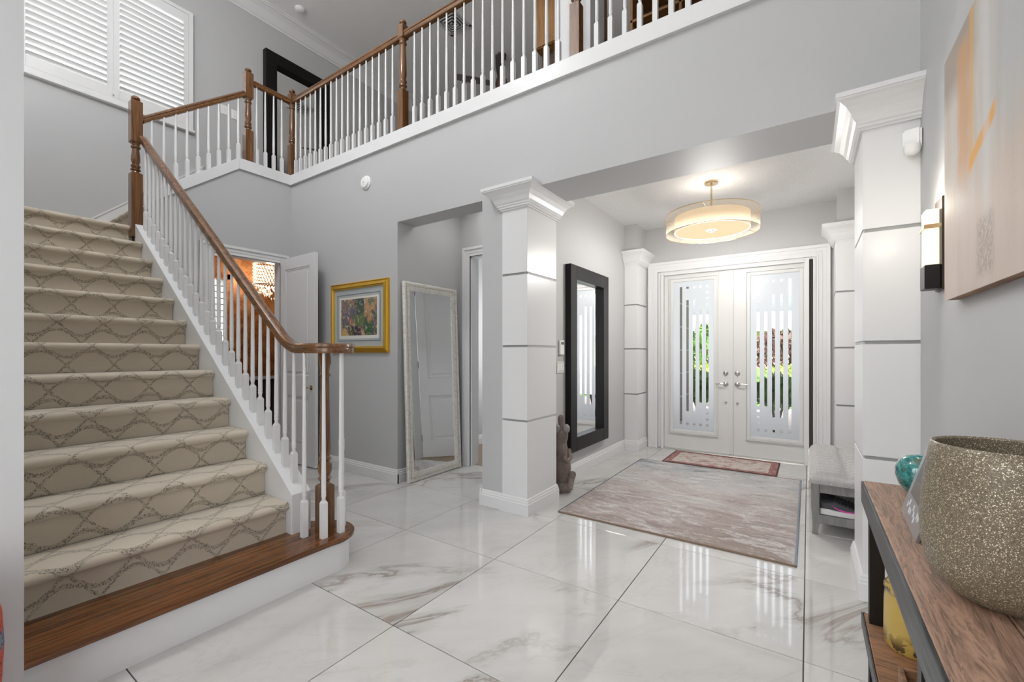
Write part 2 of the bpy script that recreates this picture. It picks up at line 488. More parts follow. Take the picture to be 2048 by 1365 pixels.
blob(.04, .13, .10, .15, (.035, .085, .075)); blob(-.05, -.17, .10, .11, (.035, .03, .05)); blob(.17, -.12, .09, .11, (.03, .11, .05))
blob(-.16, .02, .09, .12, (.13, .13, .17)); blob(.17, .10, .07, .16, (.48, .27, .12)); blob(.20, .2, .05, .09, (.07, .13, .10))
blob(-.22, -.2, .06, .1, (.55, .36, .12)); blob(0, -.03, .14, .06, (.12, .17, .07)); blob(.08, -.2, .03, .06, (.55, .30, .20)); blob(-.13, -.05, .04, .04, (.42, .14, .14))
fl = m.ramp(sepc.outputs[0], [(.72, 0.0), (.80, 1.0)])
c = m.mix(m.math('MULTIPLY', fl, .55), c, m.ramp(sepc.outputs[1], [(.2, (.60, .42, .16)), (.5, (.55, .30, .24)), (.8, (.36, .46, .30)), (.95, (.78, .72, .62))]))
PRINT = m.pbr(c, .25, 0)
GOLD = plain('gilded_frame', (.72, .43, .06), .28, .75, .08, 40)
MATBOARD = plain('grey_mat_board', (.42, .45, .45), .5)
PAPER = plain('cream_paper', (.72, .70, .64), .6)

# distressed white mirror frame
m = N('antique_white_frame'); v = m.coord(); a = m.noise(v, 30, 6, .7)
AFRAME = m.pbr(m.ramp(a, [(.35, (.60, .56, .49)), (.5, (.76, .74, .69)), (.7, (.80, .79, .76))]), .45, .1)
BEAD = plain('champagne_bead', (.52, .46, .37), .4, .4, .2, 80)

# door glass
m = N('etched_frosted_glass'); v = m.coord()
tr = m.n('BsdfTranslucent', Color=(.50, .51, .525, 1)); df = m.n('BsdfDiffuse', Color=(.72, .74, .77, 1))
gl = m.n('BsdfGlossy', Color=(1, 1, 1, 1), Roughness=.25)
mx = m.n('MixShader', Fac=m.math('ADD', m.math('MULTIPLY', m.noise(v, 120, 2), .04), .22)); m.l(tr.outputs[0], mx.inputs[1]); m.l(df.outputs[0], mx.inputs[2])
mx2 = m.n('MixShader', Fac=.012); m.l(mx.outputs[0], mx2.inputs[1]); m.l(gl.outputs[0], mx2.inputs[2])
m.l(mx2.outputs[0], m.out.inputs['Surface']); FROST = m.m
m = N('clear_glass')
tr = m.n('BsdfTransparent', Color=(.96, .975, .97, 1)); gl = m.n('BsdfGlossy', Color=(1, 1, 1, 1), Roughness=.01)
fr = m.n('Fresnel', IOR=1.45); mx = m.n('MixShader', Fac=fr.outputs[0]); m.l(tr.outputs[0], mx.inputs[1]); m.l(gl.outputs[0], mx.inputs[2])
m.l(mx.outputs[0], m.out.inputs['Surface']); GLASS = m.m

# sheer lamp shade and lit shade
m = N('sheer_organza'); v = m.coord()
tr = m.n('BsdfTransparent', Color=(1, .95, .88, 1)); df = m.n('BsdfTranslucent', Color=(.88, .74, .58, 1)); d2 = m.n('BsdfDiffuse', Color=(.80, .68, .54, 1))
a1 = m.n('AddShader'); mx0 = m.n('MixShader', Fac=.5); m.l(df.outputs[0], mx0.inputs[1]); m.l(d2.outputs[0], mx0.inputs[2])
mx = m.n('MixShader', Fac=m.math('ADD', m.math('MULTIPLY', m.noise(v, 300, 2), .1), .20)); m.l(tr.outputs[0], mx.inputs[1]); m.l(mx0.outputs[0], mx.inputs[2])
m.l(mx.outputs[0], m.out.inputs['Surface']); SHEER = m.m
def glow(name, col, strength, base=(.8, .8, .8)):
    m = N(name); v = m.coord()
    c = m.mix(m.noise(v, 8, 2), tuple(x * .96 for x in col), col)
    return m.pbr(base, .6, 0, Emission_Color=c, Emission_Strength=strength)
SHADE = glow('lit_linen_shade', (1, .80, .54), .6, (.35, .31, .26))
DIFFUSER = glow('lit_diffuser', (1, .95, .86), .72, (.3, .29, .27))

# reclaimed timber console
def reclaimed(name, tint, along='y', k=1.0):
    m = N(name)
    oi = m.n('ObjectInfo')
    sc = (14, 1.1, 14) if along == 'y' else (1.1, 14, 14)
    v = m.coord(scale=sc)
    add = m.n('VectorMath', _operation='ADD'); m.l(v, add.inputs[0])
    cmb = m.n('CombineXYZ', X=m.math('MULTIPLY', oi.outputs['Random'], 19.0), Y=m.math('MULTIPLY', oi.outputs['Random'], 47.0), Z=0.0); m.l(cmb.outputs[0], add.inputs[1])
    a = m.noise(add.outputs[0], 1.3, 8, .6, 1.6); b = m.noise(add.outputs[0], 5, 6, .65, .4)
    ring = m.math('FRACT', m.math('MULTIPLY', a, 9.0))
    f = m.math('ADD', m.math('MULTIPLY', ring, .25), m.math('ADD', m.math('MULTIPLY', a, .45), m.math('MULTIPLY', b, .4)))
    c = m.ramp(f, [(.36, tuple(x * .42 for x in tint)), (.5, tint), (.66, tuple(min(1, x * 1.55) for x in tint))])
    blot = m.ramp(m.noise(add.outputs[0], .5, 3), [(.58, 0.0), (.68, 1.0)])
    c = m.mix(m.math('MULTIPLY', blot, .45), c, tuple(x * .4 for x in tint))
    return m.pbr(c, .5, 0, m.bump(f, .3, .004))
PLANK = reclaimed('reclaimed_top', (.27, .165, .115))
PLANKX = reclaimed('reclaimed_shelf', (.24, .12, .06), 'x')
m = N('blackened_steel'); v = m.coord(scale=(30, 2, 30)); a = m.noise(v, 1.5, 6, .7)
STEEL = m.pbr(m.ramp(a, [(.35, (.045, .05, .055)), (.55, (.10, .105, .115)), (.7, (.19, .20, .215))]), .42, .55)
LEGDARK = plain('dark_iron_leg', (.018, .014, .011), .4, .5, .3, 30)

# glitter vase
m = N('champagne_glitter'); v = m.coord()
vc = m.voro(v, 760, out='Color'); sc = m.n('SeparateColor'); m.l(vc, sc.inputs[0])
spark = m.ramp(sc.outputs[0], [(.86, 0.0), (.96, 1.0)])
c = m.mix(sc.outputs[1], (.10, .078, .05), (.28, .23, .16))
c = m.mix(spark, c, (.92, .84, .66))
GLIT = m.pbr(c, m.ramp(sc.outputs[2], [(0, .25), (1, .6)]), m.math('MULTIPLY', spark, .5), m.bump(sc.outputs[1], 1.0, .004))

# teal swirl glass
m = N('teal_swirl_glass'); v = m.coord()
a = m.noise(v, 16, 5, .6, 3.0); b = m.noise(v, 9, 4, .6, 4.0)
c = m.ramp(a, [(.34, (.005, .05, .06)), (.46, (.01, .19, .19)), (.55, (.06, .33, .31)), (.60, (.02, .14, .14)), (.72, (.45, .62, .56))])
c = m.mix(m.math('MULTIPLY', m.ramp(b, [(.56, 0.0), (.66, 1.0)]), .7), c, (.18, .13, .05))
TEAL = m.pbr(c, .06, 0, Coat_Weight=1.0, Coat_Roughness=.02)
m = N('yellow_crackle_glaze'); v = m.coord()
a = m.noise(v, 22, 6, .65, .6); sx = m.n('SeparateXYZ'); m.l(v, sx.inputs[0])
low = m.ramp(sx.outputs[2], [(.02, 1.0), (.075, 0.0)]); hi = m.math('MULTIPLY', m.ramp(sx.outputs[2], [(.185, 0.0), (.20, 1.0)]), m.ramp(sx.outputs[2], [(.215, 1.0), (.24, 0.0)]))
zone = m.math('MAXIMUM', low, hi)
crk = m.math('MULTIPLY', m.ramp(a, [(.47, 0.0), (.50, 1.0)]), zone)
c = m.mix(m.noise(v, 6, 4), (.46, .30, .055), (.58, .42, .12)); c = m.mix(crk, c, (.055, .035, .018))
YELLOW = m.pbr(c, .3, 0, Coat_Weight=.4)
SILVER = plain('brushed_silver', (.42, .43, .45), .28, .9, .06, 90)
PHOTO = plain('dark_photograph', (.012, .010, .018), .2)
PHOTO2 = plain('photograph_brown', (.10, .075, .055), .3)
ETCH = plain('etched_marks', (.75, .76, .78), .4)
# bench
m = N('grey_chenille'); v = m.coord(); a = m.noise(m.coord(scale=(120, 6, 6)), 1, 3); b = m.noise(v, 160, 3)
CHEN = m.pbr(m.ramp(m.math('ADD', m.math('MULTIPLY', a, .5), m.math('MULTIPLY', b, .5)), [(.36, (.37, .36, .355)), (.5, (.41, .40, .395)), (.64, (.46, .45, .445))]), .9, 0, m.bump(b, .4, .003), Sheen_Weight=.4)
GREYWOOD = woodmat('grey_wash_wood', (.14, .135, .13), (.26, .25, .245), (30, 30, 4), .5, .7)
SHOE = plain('shoe_mesh_charcoal', (.055, .055, .062), .8, 0, .3, 200)
SHOEB = plain('shoe_black', (.012, .012, .014), .7)
SOLE = plain('shoe_sole_white', (.66, .66, .66), .5)
PINK = plain('pink_mark', (.62, .05, .33), .4)
m = N('weathered_stone'); v = m.coord(); a = m.noise(v, 60, 6, .7); b = m.noise(v, 8, 4)
STONE = m.pbr(m.ramp(m.math('ADD', m.math('MULTIPLY', a, .5), m.math('MULTIPLY', b, .5)), [(.38, (.12, .09, .078)), (.52, (.20, .155, .135)), (.66, (.33, .275, .25))]), .8, 0, m.bump(a, .6, .006))
STONEG = plain('polished_grey_stone', (.24, .22, .21), .2)
# copper damask wallpaper
m = N('copper_damask'); v = m.coord()
a = m.noise(v, 24, 6, .6, 2.2); w = m.voro(v, 9, 'SMOOTH_F1')
f = m.math('ADD', m.math('MULTIPLY', a, .7), m.math('MULTIPLY', w, .35))
COPPER = m.pbr(m.ramp(f, [(.36, (.30, .095, .03)), (.5, (.52, .20, .07)), (.62, (.66, .34, .15))]), .35, .35)
WAINSCOT = plain('dark_wainscot', (.045, .028, .022), .4)
CRYSTAL = N('crystal'); CRYSTAL = CRYSTAL.pbr((.95, .93, .88), .05, 0, Emission_Color=(1, .9, .72), Emission_Strength=.5, Coat_Weight=1.0)
KNIT = N('red_woven'); v = KNIT.coord(); sx = KNIT.n('SeparateXYZ'); KNIT.l(v, sx.inputs[0]); a = KNIT.voro(v, 90)
KNIT = KNIT.pbr(KNIT.mix(KNIT.ramp(KNIT.math('ABSOLUTE', KNIT.math('SUBTRACT', sx.outputs[2], .437)), [(.018, 1.0), (.024, 0.0)]), KNIT.ramp(a, [(.1, (.10, .02, .015)), (.5, (.50, .085, .05))]), KNIT.ramp(a, [(.1, (.03, .03, .05)), (.5, (.20, .21, .27))])), .9, 0, KNIT.bump(a, .8, .006))
BROWNCARPET = plain('tan_carpet', (.26, .20, .145), .95, 0, .2, 200)
LOFTWALL = paint('loft_wall_grey', (.40, .405, .415), .5)
SEEDED = N('seeded_glass_lit'); v = SEEDED.coord(); a = SEEDED.voro(v, 190)
SEEDED = SEEDED.pbr((.8, .78, .7), .1, 0, Emission_Color=SEEDED.mix(SEEDED.ramp(a, [(.2, 1.0), (.4, 0.0)]), (.95, .88, .66), (.55, .50, .30)), Emission_Strength=.85)
# outdoors
GRASS = plain('lawn', (.10, .22, .03), .9, 0, .5, 30)
CONCRETE = plain('sidewalk_concrete', (.62, .60, .56), .85, 0, .1)
PAVER = plain('driveway_paver', (.45, .40, .37), .85, 0, .2, 12)
LEAF = plain('shrub_leaf', (.09, .20, .03), .6, 0, .5, 6)
LEAFY = plain('yellow_green_leaf', (.26, .36, .05), .6, 0, .4, 6)
LEAFR = plain('russet_leaf', (.09, .035, .028), .6, 0, .4, 6)
BARK = plain('bark', (.11, .08, .06), .9, 0, .3, 20)
STUCCO = plain('beige_stucco', (.62, .50, .40), .9, 0, .06, 30)
TAUPE = plain('taupe_block', (.22, .185, .16), .85, 0, .08, 20)
ROOF = plain('pale_roof', (.55, .50, .46), .9)

# ================================================================== STRUCTURE
XL, XC, YB, XR = -6.4, -5.305, 2.93, .46
ZL, ZC = 3.46, 6.2          # loft floor, upper ceiling
T = .8035                    # tile pitch

fl = tag(MB().box(-6.6, .6, -5.6, 6.06, -.08, -.006).build('floor', GROUT), 'glossy white marble tile floor with grey brown veins', 'floor', kind='structure')
tile_me = MB().box(-T / 2 + .0024, T / 2 - .0024, -T / 2 + .0024, T / 2 - .0024, -.012, 0).mesh('tile', .0008)
tile_me.materials.append(MARBLE)
for i in range(-6, 3):
    for j in range(-9, 6):
        cx, cy = -1.624 + T * (i + .5), 2.192 + T * (j + .5)
        if cx < -6.7 or cx > .8 or cy < -5.4 or cy > 6.4: continue
        o = put('tile', tile_me, MARBLE, fl); o.location = (cx, cy, 0)

# main walls
def holed(mb, axis, a0, a1, b0, b1, z0, z1, holes):
    # wall slab spanning b (along) with rectangular holes [(b0,b1,z0,z1)]
    bs = sorted({b0, b1, *[h[0] for h in holes], *[h[1] for h in holes]})
    for p, q in zip(bs, bs[1:]):
        zs = [z0]
        for h in sorted(holes, key=lambda h: h[2]):
            if h[0] <= p + 1e-6 and h[1] >= q - 1e-6: zs += [h[2], h[3]]
        zs.append(z1)
        for k in range(0, len(zs), 2):
            if zs[k + 1] - zs[k] > 1e-4:
                if axis == 'x': mb.box(a0, a1, p, q, zs[k], zs[k + 1])
                else: mb.box(p, q, a0, a1, zs[k], zs[k + 1])
    return mb

wallobj('wall_left', holed(MB(), 'x', XL - .15, XL, -5.6, 7.6, 0, ZC, [(.79, 2.225, 4.11, 5.49), (2.32, 2.64, 1.36, 2.26)]), WALL, 'grey stairwell wall below and around the shuttered window')
g = MB()
holed(g, 'y', YB, YB + .22, XC, -2.30, 0, 3.37, [(-3.365, -2.30, 0, 2.59)])
g.box(-2.30, -2.08, YB, 3.375, 0, 3.37)
g.box(-2.08, -1.845, YB + .006, 3.37, 0, 2.60)
g.box(-2.08, XR, YB, 3.375, 2.60, 3.37)
g.box(.24, XR, YB + .006, 3.37, 0, 2.60)
wallobj('wall_gallery', g, WALL, 'tall grey wall under the gallery balustrade, with hall opening and beam')
g = MB()
sl = lambda y: min(3.37, 3.043 + .727 * (y - 1.749))
yb = 1.749 + (3.37 - 3.043) / .727
g.prism([(1.53, 0), (2.03, 0), (2.03, sl(2.03) - .05), (1.53, sl(1.53) - .05)], XC - .115, XC, 'x')
g.prism([(2.03, 2.39), (2.80, 2.39), (2.80, 3.37), (yb, 3.37), (2.03, sl(2.03) - .05)], XC - .115, XC, 'x')
g.box(XC - .115, XC, 2.80, 2.93, 0, 3.37)
wallobj('wall_under_stairs', g, WALL, 'grey wall under the upper stair flight with a powder room doorway')
wallobj('wall_right', MB().box(XR, XR + .15, -5.6, 7.6, 0, ZC), WALL, 'grey right wall behind the console table and canvas')
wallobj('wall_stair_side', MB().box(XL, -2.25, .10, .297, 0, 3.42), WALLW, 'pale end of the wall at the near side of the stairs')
wallobj('wall_back', holed(MB(), 'y', -5.6, -5.5, -6.4, .46, 0, ZC, [(-5.9, -3.1, .4, 5.7), (-2.7, .1, .4, 5.7)]), WALL, 'rear wall of the great room with tall windows')
wallobj('ceiling', MB().box(-6.55, .61, -5.6, 7.6, ZC, ZC + .1), CEIL, 'white upper ceiling above the gallery', 'ceiling')
wallobj('ceiling_foyer', MB().box(-2.2, XR, 3.37, 6.06, 3.0, 3.08), CEILT, 'white textured ceiling over the entry foyer', 'ceiling')
wallobj('floor_loft', MB().box(XL, XR, YB + .03, 7.6, 3.375, ZL).box(XL, XC - .03, 2.39, YB + .03, 3.375, ZL), BROWNCARPET, 'upper gallery floor behind the balustrade', 'floor')
wallobj('wall_loft_back', MB().box(XL, XR, 7.5, 7.6, ZL, ZC), LOFTWALL, 'grey rear wall of the upper loft')
wallobj('wall_foyer_left', MB().box(-2.2, -2.04, 3.375, 6.06, 0, 3.0), WALL, 'grey foyer wall behind the black framed mirror')
wallobj('wall_front', holed(MB(), 'y', 6.05, 6.22, -2.3, .6, 0, 3.375, [(-1.70, .075, 0, 2.40)]), WALL, 'grey front wall around the double entry door')
g = MB(); holed(g, 'y', 3.86, 3.98, -3.5, -2.2, 0, 3.0, [(-3.20, -2.42, 0, 2.40)]); g.box(-3.5, -3.365, 3.15, 3.86, 0, 3.0); g.box(-3.5, -2.2, 3.15, 3.98, 3.0, 3.05)
wallobj('wall_hall', g, WALL, 'small side hall walls beyond the opening')
g = MB(); g.box(-3.9, -2.2, 5.7, 5.8, 0, 3.0); g.box(-3.95, -3.85, 3.98, 5.8, 0, 3.0); g.box(-3.9, -2.2, 3.98, 5.8, 2.7, 2.75)
wallobj('wall_bedroom', g, WALL, 'grey room beyond the small hall doorway')
wallobj('floor_bedroom', MB().box(-3.95, -2.2, 3.92, 5.8, -.02, .004), BROWNCARPET, 'tan floor of the room beyond the hall', 'floor')
# powder room
g = MB(); holed(g, 'x', XL, XL + .03, 1.53, 4.5, .92, 2.7, [(2.32, 2.64, 1.36, 2.26)]); g.box(XL, XC - .115, 4.4, 4.45, .92, 2.7); g.box(XL + .03, XC - .115, 1.535, 1.56, 0, 2.28); g.box(XC - .115, XC - .09, 2.94, 4.45, .92, 2.7)
wallobj('wall_powder_room', g, COPPER, 'copper damask wallpaper seen through the open doorway')
g = MB(); g.box(XL, XL + .04, 1.53, 4.5, 0, .92); g.box(XL, XC - .115, 4.38, 4.45, 0, .92); g.box(XC - .115, XC - .08, 2.94, 4.45, 0, .92)
wallobj('trim_wainscot', g, WAINSCOT, 'dark wainscot below the copper wallpaper', 'trim')
wallobj('trim_chair_rail', MB().box(XL + .03, XL + .06, 1.56, 4.4, .92, .965), TRIM, 'white chair rail above the dark wainscot', 'trim', .004)
wallobj('ceiling_powder_room', MB().box(XL, XC - .1, 2.0, 4.5, 2.64, 2.7), CEIL, 'white powder room ceiling', 'ceiling')
wallobj('wall_powder_end', MB().box(XL, XC, 4.45, 4.5, 0, 3.3).box(XC - .115, XC - .02, 3.15, 4.5, 0, 3.3), WALL, 'far partition of the powder room')

# mouldings -------------------------------------------------------
def base_run(mb, axis, a, b0, b1, sgn, h=.134):
    pr = [(0, 0), (.019, 0), (.019, h * .66), (.015, h * .70), (.015, h * .80), (.010, h * .86), (.010, h * .93), (.005, h), (0, h)]
    if axis == 'x':   # wall plane x=a, runs along y, protrudes sgn in x
        mb.prism([(a + sgn * p, q) for p, q in pr], b0, b1, 'y')
    else:
        pts = [(a + sgn * p, q) for p, q in pr]
        n = len(pts)
        mb.add([(b0, p, q) for p, q in pts] + [(b1, p, q) for p, q in pts],
               [tuple(range(n)), tuple(range(2 * n - 1, n - 1, -1))] + [(i, i + n, (i + 1) % n + n, (i + 1) % n) for i in range(n)])
    return mb
def baseboard(name, label, runs):
    g = MB()
    for r in runs: base_run(g, *r)
    return wallobj(name, g, TRIM, label, 'baseboard')
baseboard('baseboard_gallery', 'white baseboard below the gold framed picture', [('y', YB, XC, -3.346, -1), ('x', -3.365, YB - .016, 3.86, 1)])
baseboard('baseboard_hall', 'white baseboard stub at the hall opening pier', [('y', YB, -2.319, -2.095, -1), ('x', -2.30, YB - .016, 3.375, -1)])
baseboard('baseboard_foyer_left', 'white baseboard under the black framed foyer mirror', [('x', -2.04, 3.42, 5.66, 1)])
baseboard('baseboard_right', 'white baseboard on the right wall behind the console', [('x', XR, -5.5, 2.90, -1), ('x', XR, 3.42, 5.66, -1)])
baseboard('baseboard_bedroom', 'white baseboard in the room beyond the hall', [('y', 5.7, -3.85, -2.2, -1), ('x', -3.85, 3.98, 5.7, 1)])
baseboard('baseboard_under_stairs', 'white baseboard beside the powder room doorway', [('x', XC, 1.53, 1.93, 1)])

cr = [(0, 5.995), (.012, 5.995), (.016, 6.02), (.03, 6.03), (.05, 6.06), (.085, 6.115), (.13, 6.155), (.15, 6.162), (.152, 6.18), (.165, 6.185), (.165, 6.2), (0, 6.2)]
g = MB().prism([(XL + p, q) for p, q in cr], -5.5, 7.5, 'y')
wallobj('trim_crown', g, TRIM, 'white crown moulding between left wall and upper ceiling', 'trim')
# gallery fascia boards
g = MB().box(XC - .02, XR, YB - .022, YB + .035, 3.372, 3.487).box(XC - .02, XR, YB - .028, YB + .03, 3.362, 3.376)
wallobj('trim_gallery_fascia', g, TRIM, 'long white fascia board under the gallery balusters', 'trim')
g = MB().box(XC - .035, XC + .022, 2.325, YB + .02, 3.365, 3.487)
wallobj('trim_landing_fascia', g, TRIM, 'short white fascia board above the powder room doorway wall', 'trim')

# columns ---------------------------------------------------------
CAP = [(0, 2.452), (.012, 2.452), (.012, 2.462), (.022, 2.466), (.022, 2.478), (.030, 2.484), (.030, 2.492), (.040, 2.505), (.052, 2.535), (.072, 2.565), (.098, 2.588), (.112, 2.596), (.112, 2.604), (.118, 2.606), (.118, 2.630)]
def column(name, label, x0, x1, y0, y1, ox, oy, top=2.46, capscale=1.0):
    t = thing(name, label, 'column', ((x0 + x1) / 2, (y0 + y1) / 2, 0), group='panelled white columns')
    MB().box(x0 + .012 * ox[0], x1 - .012 * ox[1], y0 + .012 * oy[0], y1 - .012 * oy[1], 0, 2.6).build('core', GROOVE, t)
    cuts = [.10, .746, 1.345, 1.928, top]
    for a, b in zip(cuts, cuts[1:]):
        MB().box(x0, x1, y0, y1, a + (.009 if a > .2 else 0), b - (.009 if b < top else 0)).build('panel', TRIM, t, .0015)
    MB().ringloft(x0, x1, y0, y1, [(o * capscale, z) for o, z in CAP], ox, oy).build('capital', TRIM, t)
    b = [(.0, 0), (.019, 0), (.019, .088), (.015, .094), (.015, .107), (.010, .115), (.010, .125), (.004, .134), (0, .134)]
    MB().ringloft(x0, x1, y0, y1, b, ox, oy).build('base_moulding', TRIM, t)
    return t
column('column', 'panelled white column left of the large rug, beside the hall opening', -2.083, -1.84, YB - .012, 3.40, (1.15, 1), (1, 1))
column('column', 'panelled white column right of the rug, with motion sensor, behind the console', .235, XR, YB - .012, 3.40, (1, 0), (1, 1))
column('pilaster', 'slim panelled white pilaster left of the front door', -2.036, -1.857, 5.66, 6.046, (0, 1), (1, 0))
column('pilaster', 'slim panelled white pilaster right of the front door beside the bench', .235, XR - .004, 5.66, 6.046, (1, 0), (1, 0))
g = MB().box(-2.04, -1.875, 5.68, 6.05, 2.62, 3.0)
wallobj('wall_pier_left', g, WALL, 'grey pier above the pilaster left of the front door')
g = MB().box(.25, XR, 5.68, 6.05, 2.62, 3.0)
wallobj('wall_pier_right', g, WALL, 'grey pier above the pilaster right of the front door')

# ================================================================== STAIRS
RISE, RUN = .1923, .2515
stair = thing('staircase', 'carpeted staircase with a walnut starting step rising to the left', 'staircase', (-2.27, 1.0, 0))
def outline(off):
    cx, cy, r = -2.45, 1.545, .185 - off
    pts = [(-2.272 - off, .30), (-2.272 - off, 1.50)]
    pts += [(cx + r * math.cos(a), cy + r * math.sin(a)) for a in [R(t) for t in range(0, 151, 10)]]
    pts += [(-2.66, 1.60), (-2.66, .30)]
    return pts
MB().prism(outline(.032), 0, .176, 'z').build('starting_riser', TRIM, stair, smooth=30)
tr = MB().prism(outline(.008), .172, .18, 'z').prism(outline(0), .178, .196, 'z').prism(outline(.006), .194, .204, 'z')
tr.build('starting_tread', WOODY, stair, smooth=30)
# carpeted steps
def step_profile(xn, zt, zb, xb):
    # returns [(x,z)] from bottom of riser, around the nose, to the back of the tread
    r = .024
    pts = [(xn - .036, zb), (xn - .036, zt - .06), (xn - .030, zt - .052)]
    for k in range(0, 9):
        a = R(-100 + k * 23.75)
        pts.append((xn - r + r * math.cos(a), zt - r * 1.0 + r * math.sin(a)))
    pts.append((xb, zt))
    return pts
def carpet_step(name, prof, y0, y1, axis='y', s0=0, flip=1, back=.03):
    mb = MB(); s = s0; n = len(prof)
    L = [s0]
    for p, q in zip(prof, prof[1:]):
        L.append(L[-1] + math.hypot(q[0] - p[0], q[1] - p[1]))
    seg = 2
    ys = [y0, y1]
    P = (lambda p, y: (p[0], y, p[1])) if axis == 'y' else (lambda p, y: (y, p[0], p[1]))
    vs = [P(p, ys[0]) for p in prof] + [P(p, ys[1]) for p in prof]
    b = len(mb.v); mb.v += vs
    for i in range(n - 1):
        f = (i, i + 1, n + i + 1, n + i)
        mb.uv[len(mb.f)] = [(ys[0], L[i]), (ys[0], L[i + 1]), (ys[1], L[i + 1]), (ys[1], L[i])]
        mb.f.append(f)
    # closed ends and underside
    for off in (0, n):
        f = tuple(off + i for i in range(n)) + ()
        corner = len(mb.v); mb.v.append(P((prof[-1][0], prof[0][1]), ys[0] if off == 0 else ys[1]))
        f = f + (corner,)
        mb.uv[len(mb.f)] = [(ys[0] + .001 * k, L[min(k, n - 1)]) for k in range(len(f))]
        mb.f.append(f)
    me = mb.mesh(name)
    bm = bmesh.new(); bm.from_mesh(me); bmesh.ops.recalc_face_normals(bm, faces=bm.faces); bm.to_mesh(me); bm.free()
    me.shade_smooth(); me.set_sharp_from_angle(angle=R(50))
    put(name, me, CARPET, stair)
    return L[-1]
s = 0.0
ZN = lambda k: .394 + RISE * (k - 2)
XN = lambda k: -2.575 - RUN * (k - 2)
for k in range(2, 14):
    zb = .204 if k == 2 else ZN(k - 1)
    xb = XN(k + 1) - .03 if k < 13 else XL + .001
    s = carpet_step('carpeted_step', step_profile(XN(k), ZN(k), zb, xb), .30, 1.408, 'y', s)
ZLAND = ZN(13)
R2, U2 = (ZL - ZLAND) / 5, .245
for j in range(1, 6):
    zt = ZLAND + R2 * j
    yn = 1.41 + U2 * (j - 1)
    prof = [(-(p[0]), p[1]) for p in step_profile(-yn, zt, zt - R2, -(yn + U2 + (.03 if j < 5 else -.05)))]
    s = carpet_step('carpeted_step', prof, XL + .022, XC - .02, 'x', s)
# closed stringer / spandrel with cap
ST0, STS = (-2.548, .442), (2.526 - .442) / (5.305 - 2.548)
zs = lambda x: ST0[1] + STS * (ST0[0] - x)
MB().prism([(-2.548, .2), (-2.548, .442), (-5.30, zs(-5.30)), (-5.30, 0), (-2.60, 0), (-2.60, .2)], 1.41, 1.53, 'y').build('stringer', TRIM, stair, .002)
MB().prism([(1.472, sl(1.472)), (2.325, 3.487), (2.325, 3.365), (1.472, sl(1.472) - .125)], XC - .035, XC + .018, 'x').build('upper_stringer', TRIM, stair, .002)
MB().prism([(1.43, 2.5), (2.39, 3.36), (2.39, 3.2), (1.43, 2.34)], XL, XC - .035, 'x').build('upper_soffit', WALL, stair)
MB().box(XL, XC - .11, .297, 1.41, 2.30, 2.49).build('landing_slab', WALL, stair)
# wall skirting along the upper flight
g = MB().prism([(.30, ZLAND), (1.30, ZLAND), (2.38, ZL), (2.38, ZL + .22), (1.30, ZLAND + .21), (.30, ZLAND + .16)], XL, XL + .018, 'x')
g.prism([(1.30, ZLAND + .19), (2.38, ZL + .20), (2.38, ZL + .222), (1.30, ZLAND + .212)], XL, XL + .026, 'x')
g.build('wall_skirting', TRIM, stair)

# ---- railings
RAILP = [(-.022, -.028), (.022, -.028), (.027, -.012), (.024, .002), (.031, .012), (.029, .024), (.016, .032), (-.016, .032), (-.029, .024), (-.031, .012), (-.024, .002), (-.027, -.012)]
def baluster_mesh(h, block=.19, name='baluster'):
    g = MB(); w = .0165
    g.box(-w, w, -w, w, 0, block - .014)
    vs = [(-w, -w, block - .014), (w, -w, block - .014), (w, w, block - .014), (-w, w, block - .014)]
    k = .010
    vs += [(-k, -k, block), (k, -k, block), (k, k, block), (-k, k, block)]
    g.add(vs, [(4, 5, 6, 7), (0, 1, 5, 4), (1, 2, 6, 5), (2, 3, 7, 6), (3, 0, 4, 7)])
    z = block - .004
    g.lathe([(.0115, z), (.0105, z + .018), (.0138, z + .030), (.0138, z + .037), (.0118, z + .041), (.0138, z + .046), (.0138, z + .052), (.0128, z + .06), (.0135, z + .12), (.0118, z + .30), (.0085, h)], n=10)
    me = g.mesh(name, 0, 40)
    me.materials.append(TRIM)
    return me
def newel(parent, x, y, z0, zlow, zup, ztop, w=.042, name='newel_post', mat=None):
    g = MB()
    g.box(x - w, x + w, y - w, y + w, z0, zlow - .012)
    g.ringloft(x - w, x + w, y - w, y + w, [(0, zlow - .012), (-.014, zlow)])
    L = zup - zlow
    pr = [(.030, 0), (.026, .02), (.040, .035), (.040, .045), (.028, .055), (.037, .075), (.037, .09), (.026, .10), (.036, .13 + .02)]
    pr = [(r, zlow - .004 + q * min(1, L / .34)) for r, q in pr] + [(.034, zlow + L * .55), (.027, zup - .055), (.038, zup - .04), (.038, zup - .03), (.029, zup - .02), (.036, zup + .004)]
    g.lathe(pr, (x, y, 0), 14)
    if ztop > zup + .03:
        g.ringloft(x - w, x + w, y - w, y + w, [(-.014, zup), (0, zup + .014), (0, ztop - .062), (-.012, ztop - .05)])
    o = g.build(name, mat or WOODZ, parent, smooth=35)
    if ztop > zup + .03:
        MB().lathe([(.030, ztop - .052), (.022, ztop - .046), (.034, ztop - .036), (.036, ztop - .026), (.030, ztop - .012), (.014, ztop - .002), (1e-5, ztop)], (x, y, 0), 14).build('finial', mat or WOODZ, o, smooth=35)
    return o

YR = 1.468
rl = thing('stair_railing', 'curved walnut handrail with white balusters and newels along the stairs', 'railing', (-2.46, 1.5, .204))
newel(rl, XC - .035, 1.425, 2.40, 3.02, 3.30, 3.76, .044)
